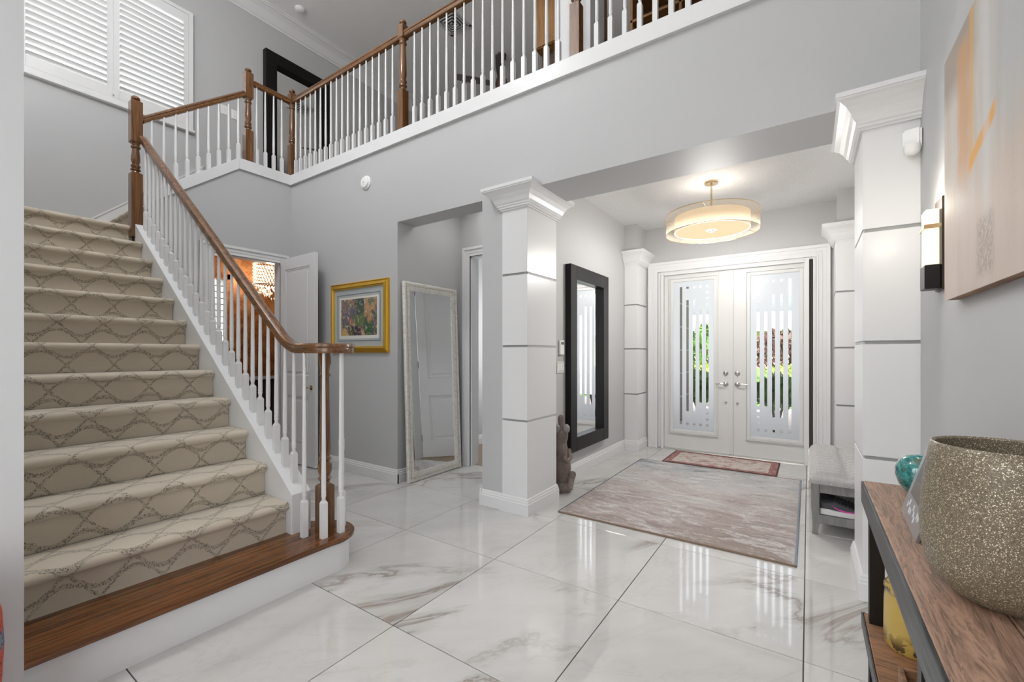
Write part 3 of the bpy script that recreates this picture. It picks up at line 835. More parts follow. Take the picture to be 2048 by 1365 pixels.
# handrail: from the landing newel down the rake, easing to level, then a volute
zr = lambda x: 2.305 + .772 * (-3.95 - x)     # centre of the raked rail
path = [(XC + .005, YR, zr(XC + .005))]
x = -5.1
while x < -2.80:
    path.append((x, YR, zr(x))); x += .2
za = zr(-2.80)
for k in range(1, 9):      # easing
    t = k / 8; xx = -2.80 + .26 * t
    path.append((xx, YR - .012 * t * t, za - .772 * .26 * t * (1 - .5 * t)))
zv = path[-1][2]
cx, cy = -2.44, 1.575
for k in range(0, 24):
    a = R(-105 + k * 17); rr = .125 if k < 10 else .125 * (1 - (k - 10) / 15)
    path.append((cx + rr * math.cos(a) * 1.05, cy + rr * math.sin(a), zv))
MB().sweep(RAILP, path).build('handrail', WOODD, rl, smooth=40)
bme = baluster_mesh(.80)
xx = -2.63
while xx > -5.24:
    o = put('baluster', bme, TRIM, rl); o.location = (xx, YR, zs(xx) - .012); xx -= .1035
bvol = baluster_mesh(zv - .025 - .204, .22)
for bx, by in ((-2.462, 1.437), (-2.352, 1.492), (-2.345, 1.60), (-2.435, 1.672)):
    o = put('baluster', bvol, TRIM, rl); o.location = (bx, by, .204)
g = MB(); nx, ny = -2.462, 1.57; w = .04
g.box(nx - w, nx + w, ny - w, ny + w, .204, .475); g.ringloft(nx - w, nx + w, ny - w, ny + w, [(0, .475), (-.015, .488)])
g.lathe([(.032, .485), (.026, .50), (.040, .52), (.030, .535), (.042, .57), (.040, .61), (.028, .625), (.040, .64), (.028, .655), (.033, .70), (.024, 1.14), (.034, 1.155), (.024, 1.17), (.030, 1.215), (.036, 1.225), (.036, zv - .02)], (nx, ny, 0), 16)
g.build('newel_post', WOODZ, rl, smooth=35)
# upper flight rail
p0, p1 = (XC - .035, 1.47, 3.545), (XC - .035, 2.40, 4.262)
MB().sweep(RAILP, [p0, p1]).build('handrail', WOODD, rl, smooth=40)
b2 = baluster_mesh(.69)
for k in range(9):
    y = 1.545 + .098 * k
    o = put('baluster', b2, TRIM, rl); o.location = (XC - .02, y, sl(y) + 0.0 if y < 2.3 else 3.475)

gr = thing('gallery_railing', 'long walnut handrail with white balusters along the upper gallery', 'railing', (-3.3, 2.96, 3.487))
newel(gr, XC - .035, 2.44, 3.42, 3.86, 4.215, 4.575)
YG = 2.955
for x in (XC - .03, -3.315, -1.43):
    newel(gr, x, YG, 3.42, 3.895, 4.385, 4.585, .038)
MB().sweep(RAILP, [(XC - .035, 2.44, 4.425), (XC - .035, YG, 4.425)]).build('handrail', WOODD, gr, smooth=40)
MB().sweep(RAILP, [(XC - .035, YG, 4.425), (.46, YG, 4.425)]).build('handrail', WOODD, gr, smooth=40)
b3 = baluster_mesh(.92, .205)
for k in range(4):
    o = put('baluster', b3, TRIM, gr); o.location = (XC - .035, 2.535 + .098 * k, 3.48)
x = XC + .06
while x < .42:
    if all(abs(x - q) > .062 for q in (-3.315, -1.43)):
        o = put('baluster', b3, TRIM, gr); o.location = (x, YG, 3.48)
    x += .1047

# ================================================================== WINDOWS AND DOORS
w1 = struct('window_1', 'white plantation shutters on the high stair window', 'window', (XL, 1.5, 4.06))
Y0, Y1, Z0, Z1 = .745, 2.266, 4.075, 5.54
g = MB()
g.box(XL, XL + .04, Y0, Y0 + .05, Z0, Z1).box(XL, XL + .04, Y1 - .05, Y1, Z0, Z1).box(XL, XL + .04, Y0 + .05, Y1 - .05, Z0, Z0 + .045).box(XL, XL + .04, Y0 + .05, Y1 - .05, Z1 - .045, Z1)
g.box(XL, XL + .055, Y0 - .01, Y1 + .01, Z0 - .03, Z0)
g.build('frame', TRIM, w1, .003)
lv = MB()
prof = [(.038 * math.cos(R(t)), .0055 * math.sin(R(t))) for t in range(0, 360, 30)]
ymid = (Y0 + Y1) / 2
lw = (ymid - .055) - (Y0 + .05 + .055)
lv.prism(prof, -lw / 2, lw / 2, 'y')
lme = lv.xf(Matrix.Rotation(R(-10), 4, 'Y')).mesh('louver', 0, 60); lme.materials.append(TRIM)
for a, b in ((Y0 + .05, ymid), (ymid, Y1 - .05)):
    p = MB().box(XL + .005, XL + .035, a + .002, a + .055, Z0 + .047, Z1 - .047).box(XL + .005, XL + .035, b - .055, b - .002, Z0 + .047, Z1 - .047)
    p.box(XL + .005, XL + .035, a + .055, b - .055, Z0 + .047, Z0 + .16).box(XL + .005, XL + .035, a + .055, b - .055, Z1 - .15, Z1 - .047)
    po = p.build('shutter_panel', TRIM, w1, .002)
    z = Z0 + .16 + .03
    while z < Z1 - .16:
        o = put('louver', lme, TRIM, po); o.location = (XL + .02, (a + b) / 2, z); z += .0665
    if a < 1: MB().sphere((XL + .042, b - .004, Z0 + .075), .011).build('knob', NICKEL, po, smooth=60)
MB().box(XL - .11, XL - .10, .79, 2.225, 4.11, 5.49).build('pane', GLASS, w1)

w2 = struct('window_2', 'bright small window in the powder room', 'window', (XL, 2.48, 1.36))
g = MB().box(XL + .02, XL + .06, 2.25, 2.32, 1.30, 2.33).box(XL + .02, XL + .06, 2.64, 2.71, 1.30, 2.33).box(XL + .02, XL + .06, 2.25, 2.71, 2.26, 2.35).box(XL + .02, XL + .07, 2.25, 2.71, 1.30, 1.36)
g.build('casing', COPPER, w2)
g = MB()
for k in range(1, 4): g.box(XL - .05, XL - .03, 2.32 + .08 * k - .006, 2.32 + .08 * k + .006, 1.36, 2.26)
for k in range(1, 11): g.box(XL - .05, XL - .03, 2.32, 2.64, 1.36 + .082 * k - .006, 1.36 + .082 * k + .006)
g.build('glazing_bars', TRIM, w2)
MB().box(XL - .045, XL - .035, 2.32, 2.64, 1.36, 2.26).build('pane', GLASS, w2)

for nm, a, b in (('window_3', -5.9, -3.1), ('window_4', -2.7, .1)):
    w3 = struct(nm, 'tall great room window behind the viewpoint', 'window', ((a + b) / 2, -5.55, .4))
    g = MB()
    g.box(a, a + .06, -5.58, -5.5, .4, 5.7).box(b - .06, b, -5.58, -5.5, .4, 5.7).box(a, b, -5.58, -5.5, .4, .46).box(a, b, -5.58, -5.5, 5.64, 5.7)
    for k in (1, 2): g.box(a + (b - a) * k / 3 - .03, a + (b - a) * k / 3 + .03, -5.57, -5.51, .4, 5.7)
    for z in (1.8, 3.2, 4.4): g.box(a, b, -5.57, -5.51, z - .03, z + .03)
    g.build('frame', TRIM, w3)
    MB().box(a, b, -5.56, -5.555, .4, 5.7).build('pane', GLASS, w3)

# ---- front double door
d1 = struct('door_1', 'pale grey double entry door with etched glass panes', 'door', (-.81, 6.05, 0))
OX0, OX1, OZ = -1.70, .075, 2.40
g = MB()
def casing(mb, x0, x1, zt, yf, w=.13):
    for o0, o1, d in ((0, w, .018), (w - .035, w, .030), (0, .022, .024), (.045, .06, .022)):
        mb.box(x0 - o1, x0 - o0, yf - d, yf, 0, zt + o1).box(x1 + o0, x1 + o1, yf - d, yf, 0, zt + o1).box(x0 - o0, x1 + o0, yf - d, yf, zt + o0, zt + o1)
casing(g, OX0, OX1, OZ - .01, 6.05)
g.build('casing', TRIM, d1, .0015)
g = MB().box(OX0, OX0 + .035, 6.045, 6.20, 0, OZ).box(OX1 - .03, OX1, 6.045, 6.20, 0, OZ).box(OX0 + .035, OX1 - .03, 6.045, 6.20, OZ - .03, OZ)
g.box(OX0 + .04, OX0 + .072, 6.03, 6.09, 0, OZ - .03).box(OX1 - .115, OX1 - .068, 6.03, 6.09, 0, OZ - .03).box(OX0 + .074, OX1 - .117, 6.035, 6.09, OZ - .06, OZ - .031)
g.build('jamb', TRIM, d1, .002)
MB().box(OX1 - .068, OX1 - .03, 6.085, 6.10, 0, OZ - .03).build('screen_slot', plain('screen_mesh_dark', (.10, .098, .09), .9), d1)
MB().box(OX0, OX1, 6.04, 6.20, -.004, .012).build('threshold', NICKEL, d1, .003)
# leaves
def etched_pane(x0, x1, z0, z1, y, mirror):
    W_, H_ = x1 - x0, z1 - z0
    cols = [.193, .338, .483, .634, .785]
    spec = []
    sq = .016
    def col(i, items):
        c = cols[i] if not mirror else 1 - cols[i]
        for a, b in items: spec.append((x0 + W_ * (c - .028), x0 + W_ * (c + .028), z1 - H_ * b, z1 - H_ * a))
    tops = [(.046, .060), (.084, .098), (.123, .137), (.161, .175)]
    bots = [(1 - b, 1 - a) for a, b in tops]
    col(0, tops + bots + [(.197, .803)])
    col(1, [tops[0], bots[0], (.197, .803)])
    col(2, [tops[0], bots[0], (.135, .865)])
    col(3, [tops[0], bots[0], (.135, .865)])
    col(4, [(.046, .954)])
    xs = sorted({x0, x1, *[s[0] for s in spec], *[s[1] for s in spec]})
    zz = sorted({z0, z1, *[s[2] for s in spec], *[s[3] for s in spec]})
    mb = MB()
    idx = {}
    for i, xx in enumerate(xs):
        for j, z in enumerate(zz):
            idx[i, j] = len(mb.v); mb.v.append((xx, y, z))
    for i in range(len(xs) - 1):
        for j in range(len(zz) - 1):
            mx_, mz = (xs[i] + xs[i + 1]) / 2, (zz[j] + zz[j + 1]) / 2
            clear = any(s[0] < mx_ < s[1] and s[2] < mz < s[3] for s in spec)
            if clear: mb.mi[len(mb.f)] = 1
            mb.f.append((idx[i, j], idx[i + 1, j], idx[i + 1, j + 1], idx[i, j + 1]))
    return mb
def leaf(x0, x1, gx0, gx1, gz0, gz1, mirror, lx, sgn):
    lf = holed(MB(), 'y', 6.10, 6.145, x0, x1, .012, OZ - .035, [(gx0 - .02, gx1 + .02, gz0 - .02, gz1 + .02)]).build('door_leaf', TRIM2, d1)
    g = MB()
    for (o, wd, d) in ((.048, .012, .022), (.034, .034, .012), (.006, .012, .008)):
        a0, a1, b0, b1 = gx0 - o, gx1 + o, gz0 - o, gz1 + o
        for (p, q, r_, s_) in ((a0, a0 + wd, b0, b1), (a1 - wd, a1, b0, b1)): g.box(p, q, 6.10 - d, 6.11, r_, s_)
        for (p, q, r_, s_) in ((a0 + wd, a1 - wd, b0, b0 + wd), (a0 + wd, a1 - wd, b1 - wd, b1)): g.box(p, q, 6.10 - d, 6.11, r_, s_)
    g.build('glazing_moulding', TRIM2, lf, .002)
    etched_pane(gx0 - .02, gx1 + .02, gz0 - .02, gz1 + .02, 6.122, mirror).build('etched_pane', [FROST, GLASS], lf)
    # lever
    def rose(z, r, nm):
        M = Matrix.Translation((lx, 6.10, z)) @ Matrix.Rotation(R(90), 4, 'X')
        q = MB().lathe([(r, 0), (r, .006), (r * .8, .012), (r * .55, .014), (r * .5, .024), (r * .3, .027), (1e-5, .027)], n=18)
        return q.xf(M)
    q = rose(.897, .032, '')
    q.tube([(lx, 6.073, .897), (lx, 6.055, .897), (lx + sgn * .02, 6.048, .90), (lx + sgn * .06, 6.046, .905), (lx + sgn * .095, 6.048, .898), (lx + sgn * .115, 6.05, .902)], .0075, 8)
    q.build('lever_handle', NICKEL, lf, smooth=40)
    q = rose(1.035, .031, ''); q.box(lx - .004, lx + .004, 6.06, 6.075, 1.015, 1.055)
    q.build('deadbolt', NICKEL, lf, smooth=40)
    rose(.665, .014, '').build('kick_lock', NICKEL, lf, smooth=40)
    return lf
leaf(-1.628, -.80, -1.515, -1.002, .26, 2.25, True, -.868, -1)
leaf(-.798, .006, -.596, -.082, .26, 2.25, False, -.735, 1)
MB().box(-.823, -.775, 6.083, 6.10, .014, OZ - .062).box(-.811, -.787, 6.075, 6.10, .014, OZ - .062).build('astragal', TRIM2, d1, .002)

# ---- panelled interior doors
def panel_leaf(name, parent, w, h, panels, hinge_side=0):
    mb = MB()
    th, st = .036, .115
    holes = [(st, w - st, a, b) for a, b in panels]
    holed(mb, 'y', -th / 2, th / 2, 0, w, .012, h, holes)
    lf = mb.build(name, TRIM, parent, local=True)
    for a, b in panels:
        q = MB().box(st, w - st, -.008, .008, a, b)
        q.ringloft(st, w - st, a, b, [(0, 0), (0, 1)]) if False else None
        for sy in (-1, 1):
            for (p0, p1, r0, r1) in ((st, st + .02, a, b), (w - st - .02, w - st, a, b), (st, w - st, a, a + .02), (st, w - st, b - .02, b)):
                q.box(p0, p1, *(sorted((sy * .006, sy * .013))), r0, r1)
            q.box(st + .05, w - st - .05, *(sorted((sy * .006, sy * .014))), a + .05, b - .05)
        q.build('panel', TRIM, lf, .003, local=True)
    return lf
def knobset(lf, x, z, mat):
    q = MB()
    for sy in (-1, 1):
        q.lathe([(.026, 0), (.026, .005), (.012, .01), (.010, .03), (1e-5, .03)], n=14)
    q2 = MB().lathe([(.026, -.026), (.024, -.02), (.010, -.018), (.010, .018), (.024, .02), (.026, .026)], n=14).xf(Matrix.Rotation(R(90), 4, 'X'))
    q2.v = [(p[0] + x, p[1], p[2] + z) for p in q2.v]
    for sy in (-1, 1):
        q2.tube([(x, sy * .02, z), (x, sy * .055, z), (x - .02, sy * .06, z), (x - .09, sy * .058, z - .004)], .007, 8)
    q2.build('lever', mat, lf, smooth=40, local=True)
def d_casing(mb, axis, plane, sgn, b0, b1, zt, w=.105):
    for o0, o1, d in ((0, w, .016), (w - .03, w, .028), (0, .018, .022), (.035, .05, .02)):
        bx = lambda p, q, r, s: (mb.box(*sorted((plane, plane + sgn * d)), p, q, r, s) if axis == 'x' else mb.box(p, q, *sorted((plane, plane + sgn * d)), r, s))
        bx(b0 - o1, b0 - o0, 0, zt + o1); bx(b1 + o0, b1 + o1, 0, zt + o1); bx(b0 - o0, b1 + o0, zt + o0, zt + o1)
d2 = struct('door_2', 'white panelled door standing open beside the gold framed picture', 'door', (-5.30, 2.80, 0))
g = MB(); d_casing(g, 'x', XC, 1, 2.045, 2.787, 2.378); g.build('casing', TRIM, d2, .0015)
g = MB().box(XC - .115, XC, 2.03, 2.05, 0, 2.37).box(XC - .115, XC, 2.782, 2.80, 0, 2.37).box(XC - .115, XC, 2.05, 2.782, 2.37, 2.39); g.build('jamb', TRIM, d2)
hp = bpy.data.objects.new('door_swing', None); S.collection.objects.link(hp); hp.parent = d2; hp.location = (.02, -.002, 0); hp.rotation_euler = (0, 0, R(-1.6)); hp.empty_display_size = .03
lf = panel_leaf('door_leaf', hp, .765, 2.415, [(.22, .79), (1.02, 2.28)])
knobset(lf, .70, .905, BRASS)
lf.parent = d2; lf.matrix_parent_inverse = basis(hp); bpy.data.objects.remove(hp)
d3 = struct('door_3', 'white panelled hall door standing ajar, seen in the leaning mirror', 'door', (-2.42, 3.9, 0))
g = MB(); d_casing(g, 'y', 3.86, -1, -3.20, -2.42, 2.395); g.build('casing', TRIM, d3, .0015)
g = MB().box(-3.20, -3.18, 3.86, 3.98, 0, 2.40).box(-2.44, -2.42, 3.86, 3.98, 0, 2.40).box(-3.2, -2.42, 3.86, 3.98, 2.38, 2.40); g.build('jamb', TRIM, d3)
lf = panel_leaf('door_leaf', d3, .735, 2.37, [(.22, .79), (1.02, 2.26)])
lf.location = (-.025, .09, 0); lf.rotation_euler = (0, 0, R(180 - 32))
for z in (.25, 1.2, 2.15):
    MB().box(-.012, .012, -.03, .004, z - .045, z + .045).tube([(0, -.024, z - .05), (0, -.024, z + .05)], .006, 8, up=(0, 1, 0)).build('hinge', BRONZE, lf, local=True)
MB().box(-3.202, -3.197, 3.90, 3.93, .93, 1.0).build('strike_plate', NICKEL, d3)

# ================================================================== FOYER THINGS
# pendant drum lamp
pl = thing('pendant_lamp', 'double drum ceiling lamp with sheer outer shade and warm lit inner shade', 'lamp', (-.80, 4.71, 3.0))
C = (-.80, 4.71, 0)
MB().lathe([(.062, 2.975), (.066, 2.985), (.066, 3.0)], C, 24).build('canopy', BRASS, pl, smooth=40)
MB().lathe([(.0085, 2.64), (.0085, 2.98)], C, 12).build('stem', BRASS, pl, smooth=60)
def drum(r, z0, z1, th, n=48):
    return MB().lathe([(r, z0), (r, z1), (r - th, z1), (r - th, z0), (r, z0)], C, n)
ns = MB()
n = 48
ns.add([(C[0] + .425 * math.cos(2 * math.pi * k / n), C[1] + .425 * math.sin(2 * math.pi * k / n), z) for z in (2.49, 2.68) for k in range(n)], [(k, (k + 1) % n, n + (k + 1) % n, n + k) for k in range(n)])
ns.build('sheer_shade', SHEER, pl, smooth=60)
def hoop(r, z, t, name, mat):
    return MB().tube([(C[0] + r * math.cos(2 * math.pi * k / 48), C[1] + r * math.sin(2 * math.pi * k / 48), z) for k in range(48)], t, 6, True).build(name, mat, pl, smooth=60)
hoop(.425, 2.49, .0035, 'shade_ring', BRASS); hoop(.425, 2.68, .0035, 'shade_ring', BRASS)
MB().lathe([(.345, 2.515), (.345, 2.655), (.341, 2.655), (.341, 2.515)], C, 48).build('inner_shade', SHADE, pl, smooth=40)
MB().lathe([(1e-5, 2.516), (.338, 2.516), (.338, 2.522), (1e-5, 2.522)], C, 48).build('diffuser', DIFFUSER, pl, smooth=30)
hoop(.345, 2.514, .004, 'diffuser_ring', PLASTIC)
MB().lathe([(1e-5, 2.496), (.022, 2.496), (.022, 2.509), (.055, 2.512), (.055, 2.516), (1e-5, 2.516)], C, 24).build('finial', NICKEL, pl, smooth=35)
g = MB()
for k in range(3):
    a = R(30 + 120 * k); g.tube([(C[0], C[1], 2.665), (C[0] + .425 * math.cos(a), C[1] + .425 * math.sin(a), 2.68)], .003, 6)
    g.tube([(C[0] + .345 * math.cos(a), C[1] + .345 * math.sin(a), 2.515), (C[0] + .425 * math.cos(a), C[1] + .425 * math.sin(a), 2.49)], .002, 6)
g.build('spider_arms', BRASS, pl)
l_ = lamp('POINT', 'pendant_bulb', (-.80, 4.71, 2.76), 4.0, (1, .94, .86), size=.10); attach(l_, pl)
l_ = lamp('POINT', 'pendant_bulb', (-.80, 4.71, 2.39), 70, (1, .97, .93), size=.2); attach(l_, pl)

# rugs
rg = thing('area_rug', 'large abstract rug in taupe, grey and cream on the foyer floor', 'rug', (-.87, 4.24, 0))
rw, rh = .803, 1.062
mb = MB(); NX, NY = 60, 76
random.seed(3)
for j in range(NY + 1):
    for i in range(NX + 1):
        e = min(i, NX - i, j, NY - j)
        mb.v.append((-rw + 2 * rw * i / NX, -rh + 2 * rh * j / NY, .012 + (random.random() * .003 if e > 0 else -.004)))
for j in range(NY):
    for i in range(NX): mb.f.append((j * (NX + 1) + i, j * (NX + 1) + i + 1, (j + 1) * (NX + 1) + i + 1, (j + 1) * (NX + 1) + i))
mb.build('pile', RUG, rg, smooth=60, local=True)
MB().box(-rw, rw, -rh, rh, .0005, .007).build('backing', RUGEDGE, rg, local=True)
MB().box(-rw - .006, rw + .006, -rh - .008, -rh + .006, .0005, .011).build('binding', RUGEDGE, rg, .002, local=True)
MB().box(-rw - .006, rw + .006, rh - .006, rh + .006, .0005, .011).build('binding', RUGEDGE, rg, .002, local=True)
for sgn in (-1, 1):
    MB().box(sgn * rw - .006, sgn * rw + .008 * sgn, -rh, rh, .0005, .011).build('binding', RUGEDGEB, rg, .002, local=True)
rg.location = (-.868, 4.192, 0)
dm = thing('door_mat', 'small faded red persian style mat at the front door', 'mat', (-.855, 5.63, 0))
MB().box(-.50, .50, -.26, .26, .001, .0085).build('field', MAT, dm, local=True)
g = MB().box(-.57, .57, -.32, -.26, .001, .009).box(-.57, .57, .26, .32, .001, .009).box(-.57, -.50, -.26, .26, .001, .009).box(.50, .57, -.26, .26, .001, .009)
g.build('border', MATB, dm, local=True)
g = MB().box(-.585, .585, -.337, -.32, .001, .0095).box(-.585, .585, .32, .337, .001, .0095).box(-.585, -.57, -.32, .32, .001, .0095).box(.57, .585, -.32, .32, .001, .0095)
g.build('edging', MATE, dm, local=True)

# deep black framed mirrors
def deep_mirror(name, label, wallx, y0, y1, z0, z1, depth, bar, mat, cat='mirror'):
    t = thing(name, label, cat, (wallx, (y0 + y1) / 2, z0))
    xf, xb = wallx + depth, wallx + .004
    g = MB()
    g.box(xb, xf, y0, y0 + bar, z0, z1).box(xb, xf, y1 - bar, y1, z0, z1).box(xb, xf, y0 + bar, y1 - bar, z0, z0 + bar).box(xb, xf, y0 + bar, y1 - bar, z1 - bar, z1)
    g.build('frame', mat, t, .003)
    MB().box(xb, xb + .008, y0 + bar - .005, y1 - bar + .005, z0 + bar - .005, z1 - bar + .005).build('mirror_glass', MIRROR, t)
    return t
deep_mirror('wall_mirror', 'tall wall mirror in a deep black frame beside the stone frog', -2.04, 3.954, 4.952, .275, 2.195, .067, .145, BLACK)
deep_mirror('floor_mirror', 'large dark framed mirror on the upper left wall behind the gallery rail', XL, 3.12, 4.11, ZL + .001, 5.60, .085, .16, ESPRESSO)

# stone frog statue behind the column
fg = thing('frog_statue', 'weathered brown stone frog statue behind the left column', 'statue', (-1.918, 3.64, 0), (0, 0, R(28)))
fg.scale = (.80, .80, .98)
g = MB().lathe([(1e-5, 0), (.115, .0), (.128, .02), (.126, .05), (.108, .085), (.09, .10), (1e-5, .10)], n=20)
random.seed(5); g.v = [(x * (1 + .10 * math.sin(7 * math.atan2(y, x))), y * (1 + .10 * math.sin(7 * math.atan2(y, x) + 1)), z) for x, y, z in g.v]
g.build('base_foot', STONE, fg, smooth=50, local=True)
MB().lathe([(1e-5, .08), (.085, .085), (.105, .14), (.115, .22), (.108, .30), (.088, .38), (.070, .43), (.066, .46), (.078, .50), (.082, .54), (.070, .575), (.03, .60), (1e-5, .602)], n=20).build('body', STONE, fg, smooth=60, local=True)
for sx in (-1, 1): MB().sphere((sx * .055, -.055, .60), .046).build('eye', STONEG, fg, smooth=60, local=True)
MB().lathe([(1e-5, .59), (.05, .59), (.046, .62), (.034, .64), (.04, .675), (.034, .71), (.014, .725), (1e-5, .726)], n=10).build('crown', STONE, fg, smooth=40, local=True)
for sx in (-1, 1):
    MB().tube([(sx * .085, -.02, .40), (sx * .11, -.06, .33), (sx * .07, -.105, .30), (sx * .02, -.11, .33)], .022, 8).build('arm', STONE, fg, smooth=60, local=True)
    MB().tube([(sx * .09, .0, .12), (sx * .125, -.05, .17), (sx * .11, -.11, .10), (sx * .10, -.14, .05)], .032, 8).build('leg', STONE, fg, smooth=60, local=True)

# thermostat, switches, sensors
def plate(name, label, cat, axis, a, b, z, w, h, d, sgn, extra=None, mat=None):
    t = thing(name, label, cat, {'x': (a, b, z), 'y': (b, a, z)}[axis])
    if axis == 'x': MB().box(*sorted((a, a + sgn * d)), b - w / 2, b + w / 2, z - h / 2, z + h / 2).build('body', mat or PLASTIC, t, .004)
    else: MB().box(b - w / 2, b + w / 2, *sorted((a, a + sgn * d)), z - h / 2, z + h / 2).build('body', mat or PLASTIC, t, .004)
    if extra: extra(t)
    return t
SCREEN = plain('lcd_grey', (.12, .13, .13), .2)
plate('thermostat', 'white alarm keypad beside the foyer mirror', 'thermostat', 'x', -2.04, 3.855, 1.345, .085, .145, .022, 1, lambda t: MB().box(-2.02, -2.015, 3.83, 3.885, 1.375, 1.40).build('screen', SCREEN, t))
def rocker(t, x, y, z, sgn, n, axis='x'):
    for k in range(n):
        o = (k - (n - 1) / 2) * .046
        if axis == 'x': MB().box(*sorted((x + sgn * .005, x + sgn * .010)), y + o - .016, y + o + .016, z - .033, z + .033).build('rocker', PLASTIC, t, .002)
        else: MB().box(y + o - .016, y + o + .016, *sorted((x + sgn * .005, x + sgn * .010)), z - .033, z + .033).build('rocker', PLASTIC, t, .002)
plate('light_switch', 'cream triple light switch below the alarm keypad', 'switch', 'x', -2.04, 3.85, 1.15, .16, .118, .007, 1, lambda t: rocker(t, -2.04, 3.85, 1.15, 1, 3), plain('switch_cream', (.66, .65, .62), .4))
plate('light_switch', 'white switch plate on the upper left wall nearer the shutters', 'switch', 'x', XL, 2.625, 4.515, .085, .125, .008, 1, lambda t: rocker(t, XL, 2.625, 4.515, 1, 1))
plate('light_switch', 'white switch plate on the upper left wall nearer the dark mirror', 'switch', 'x', XL, 2.755, 4.505, .085, .125, .008, 1, lambda t: rocker(t, XL, 2.755, 4.505, 1, 1))
def nightlight(t):
    MB().box(-4.285, -4.235, YB - .04, YB - .007, .275, .34).build('night_light', PLASTIC, t, .006)
    MB().lathe([(.012, .34), (.012, .36), (.006, .368), (1e-5, .37)], (-4.26, YB - .022, 0), 10).build('bulb', PLASTIC, t, smooth=50)
plate('wall_outlet', 'white outlet with plugged in night light under the gold framed picture', 'outlet', 'y', YB, -4.26, .285, .08, .12, .007, -1, nightlight)
t = thing('smoke_detector', 'round white detector on the gallery wall above the gold framed picture', 'detector', (-3.846, YB, 3.083))
MB().lathe([(.072, 0), (.072, .012), (.062, .018), (.055, .032), (.03, .036), (1e-5, .036)], n=24).xf(Matrix.Translation((-3.846, YB, 3.083)) @ Matrix.Rotation(R(90), 4, 'X')).build('body', PLASTIC, t, smooth=30)
MB().sphere((-3.846, YB - .038, 3.083), .008).build('indicator', PLASTIC, t, smooth=60)
t = thing('smoke_detector', 'round white smoke detector on the upper ceiling', 'detector', (-5.99, 3.435, ZC))
MB().lathe([(1e-5, -.045), (.03, -.045), (.05, -.04), (.062, -.028), (.066, -.012), (.07, -.01), (.07, 0)], (-5.99, 3.435, ZC), 24).build('body', PLASTIC, t, smooth=30)
MB().lathe([(1e-5, -.048), (.018, -.048), (.02, -.044)], (-5.99, 3.435, ZC), 16).build('button', PLASTIC, t, smooth=30)
t = thing('motion_sensor', 'white motion sensor in the top corner of the right column', 'sensor', (.43, YB - .012, 2.325))
M_ = Matrix.Translation((.425, YB - .045, 2.325)) @ Matrix.Rotation(R(-20), 4, 'Z')
MB().box(-.036, .036, -.022, .03, -.03, .068).xf(M_).build('body', PLASTIC, t, .008, seg=2, smooth=50)
MB().lathe([(1e-5, -.048), (.02, -.045), (.032, -.03), (.034, .0), (1e-5, .004)], (0, -.012, -.015), 16).xf(M_).build('lens', PLASTIC, t, smooth=60)
MB().box(.405, .445, YB - .02, YB - .012, 2.30, 2.37).build('bracket', PLASTIC, t)
t = thing('ceiling_vent', 'square white air vent on the upper ceiling', 'vent', (-4.366, 4.848, ZC))
for k, r0 in enumerate((.20, .155, .115, .075, .035)):
    g = MB(); w = .016 if k else .035
    z = ZC - .004 - .006 * k
    g.box(-r0, r0, -r0, -r0 + w, z - .008, z).box(-r0, r0, r0 - w, r0, z - .008, z).box(-r0, -r0 + w, -r0, r0, z - .008, z).box(r0 - w, r0, -r0, r0, z - .008, z)
    g.v = [(a - 4.366, b + 4.848, c) for a, b, c in g.v]
    g.build('slat', TRIM, t)
MB().box(-4.55, -4.18, 4.66, 5.03, ZC - .004, ZC - .001).build('duct_opening', SCREEN, t)

# gold framed picture on the gallery wall
pc = thing('framed_picture', 'gold framed floral print with a grey mat', 'picture', (-3.963, YB, 1.672))
def frame_ring(hw, hh, prof):
    # prof: [(inset, depth)] ; rings in xz plane, wall at y=0, protrudes -y
    vs = []
    for i, d in prof: vs += [(-hw + i, -d, -hh + i), (hw - i, -d, -hh + i), (hw - i, -d, hh - i), (-hw + i, -d, hh - i)]
    m_ = len(prof)
    return MB().add(vs, [(a * 4 + k, a * 4 + (k + 1) % 4, (a + 1) * 4 + (k + 1) % 4, (a + 1) * 4 + k) for a in range(m_ - 1) for k in range(4)])
hw, hh = .486, .378
frame_ring(hw, hh, [(0, 0), (0, .022), (.008, .026), (.016, .02), (.024, .032), (.05, .042), (.058, .034), (.064, .034), (.07, .022), (.07, .010)]).build('frame', GOLD, pc, smooth=25, local=True)
g = frame_ring(hw - .068, hh - .068, [(0, .010), (0, .016), (.085, .016), (.085, .012)]); g.build('mat_board', MATBOARD, pc, local=True)
frame_ring(hw - .068, hh - .068, [(.058, .0162), (.058, .0185), (.064, .0185), (.064, .0162)]).build('mat_line', plain('mat_line_slate', (.14, .17, .19), .5), pc, local=True)
hp_, vp_ = hw - .153, hh - .153
MB().box(-hw + .14, hw - .14, -.0125, -.008, -hh + .14, hh - .14).build('paper', PAPER, pc, local=True)
MB().box(-hw + .185, hw - .185, -.0135, -.0124, -hh + .185, hh - .178).build('print', PRINT, pc, local=True)

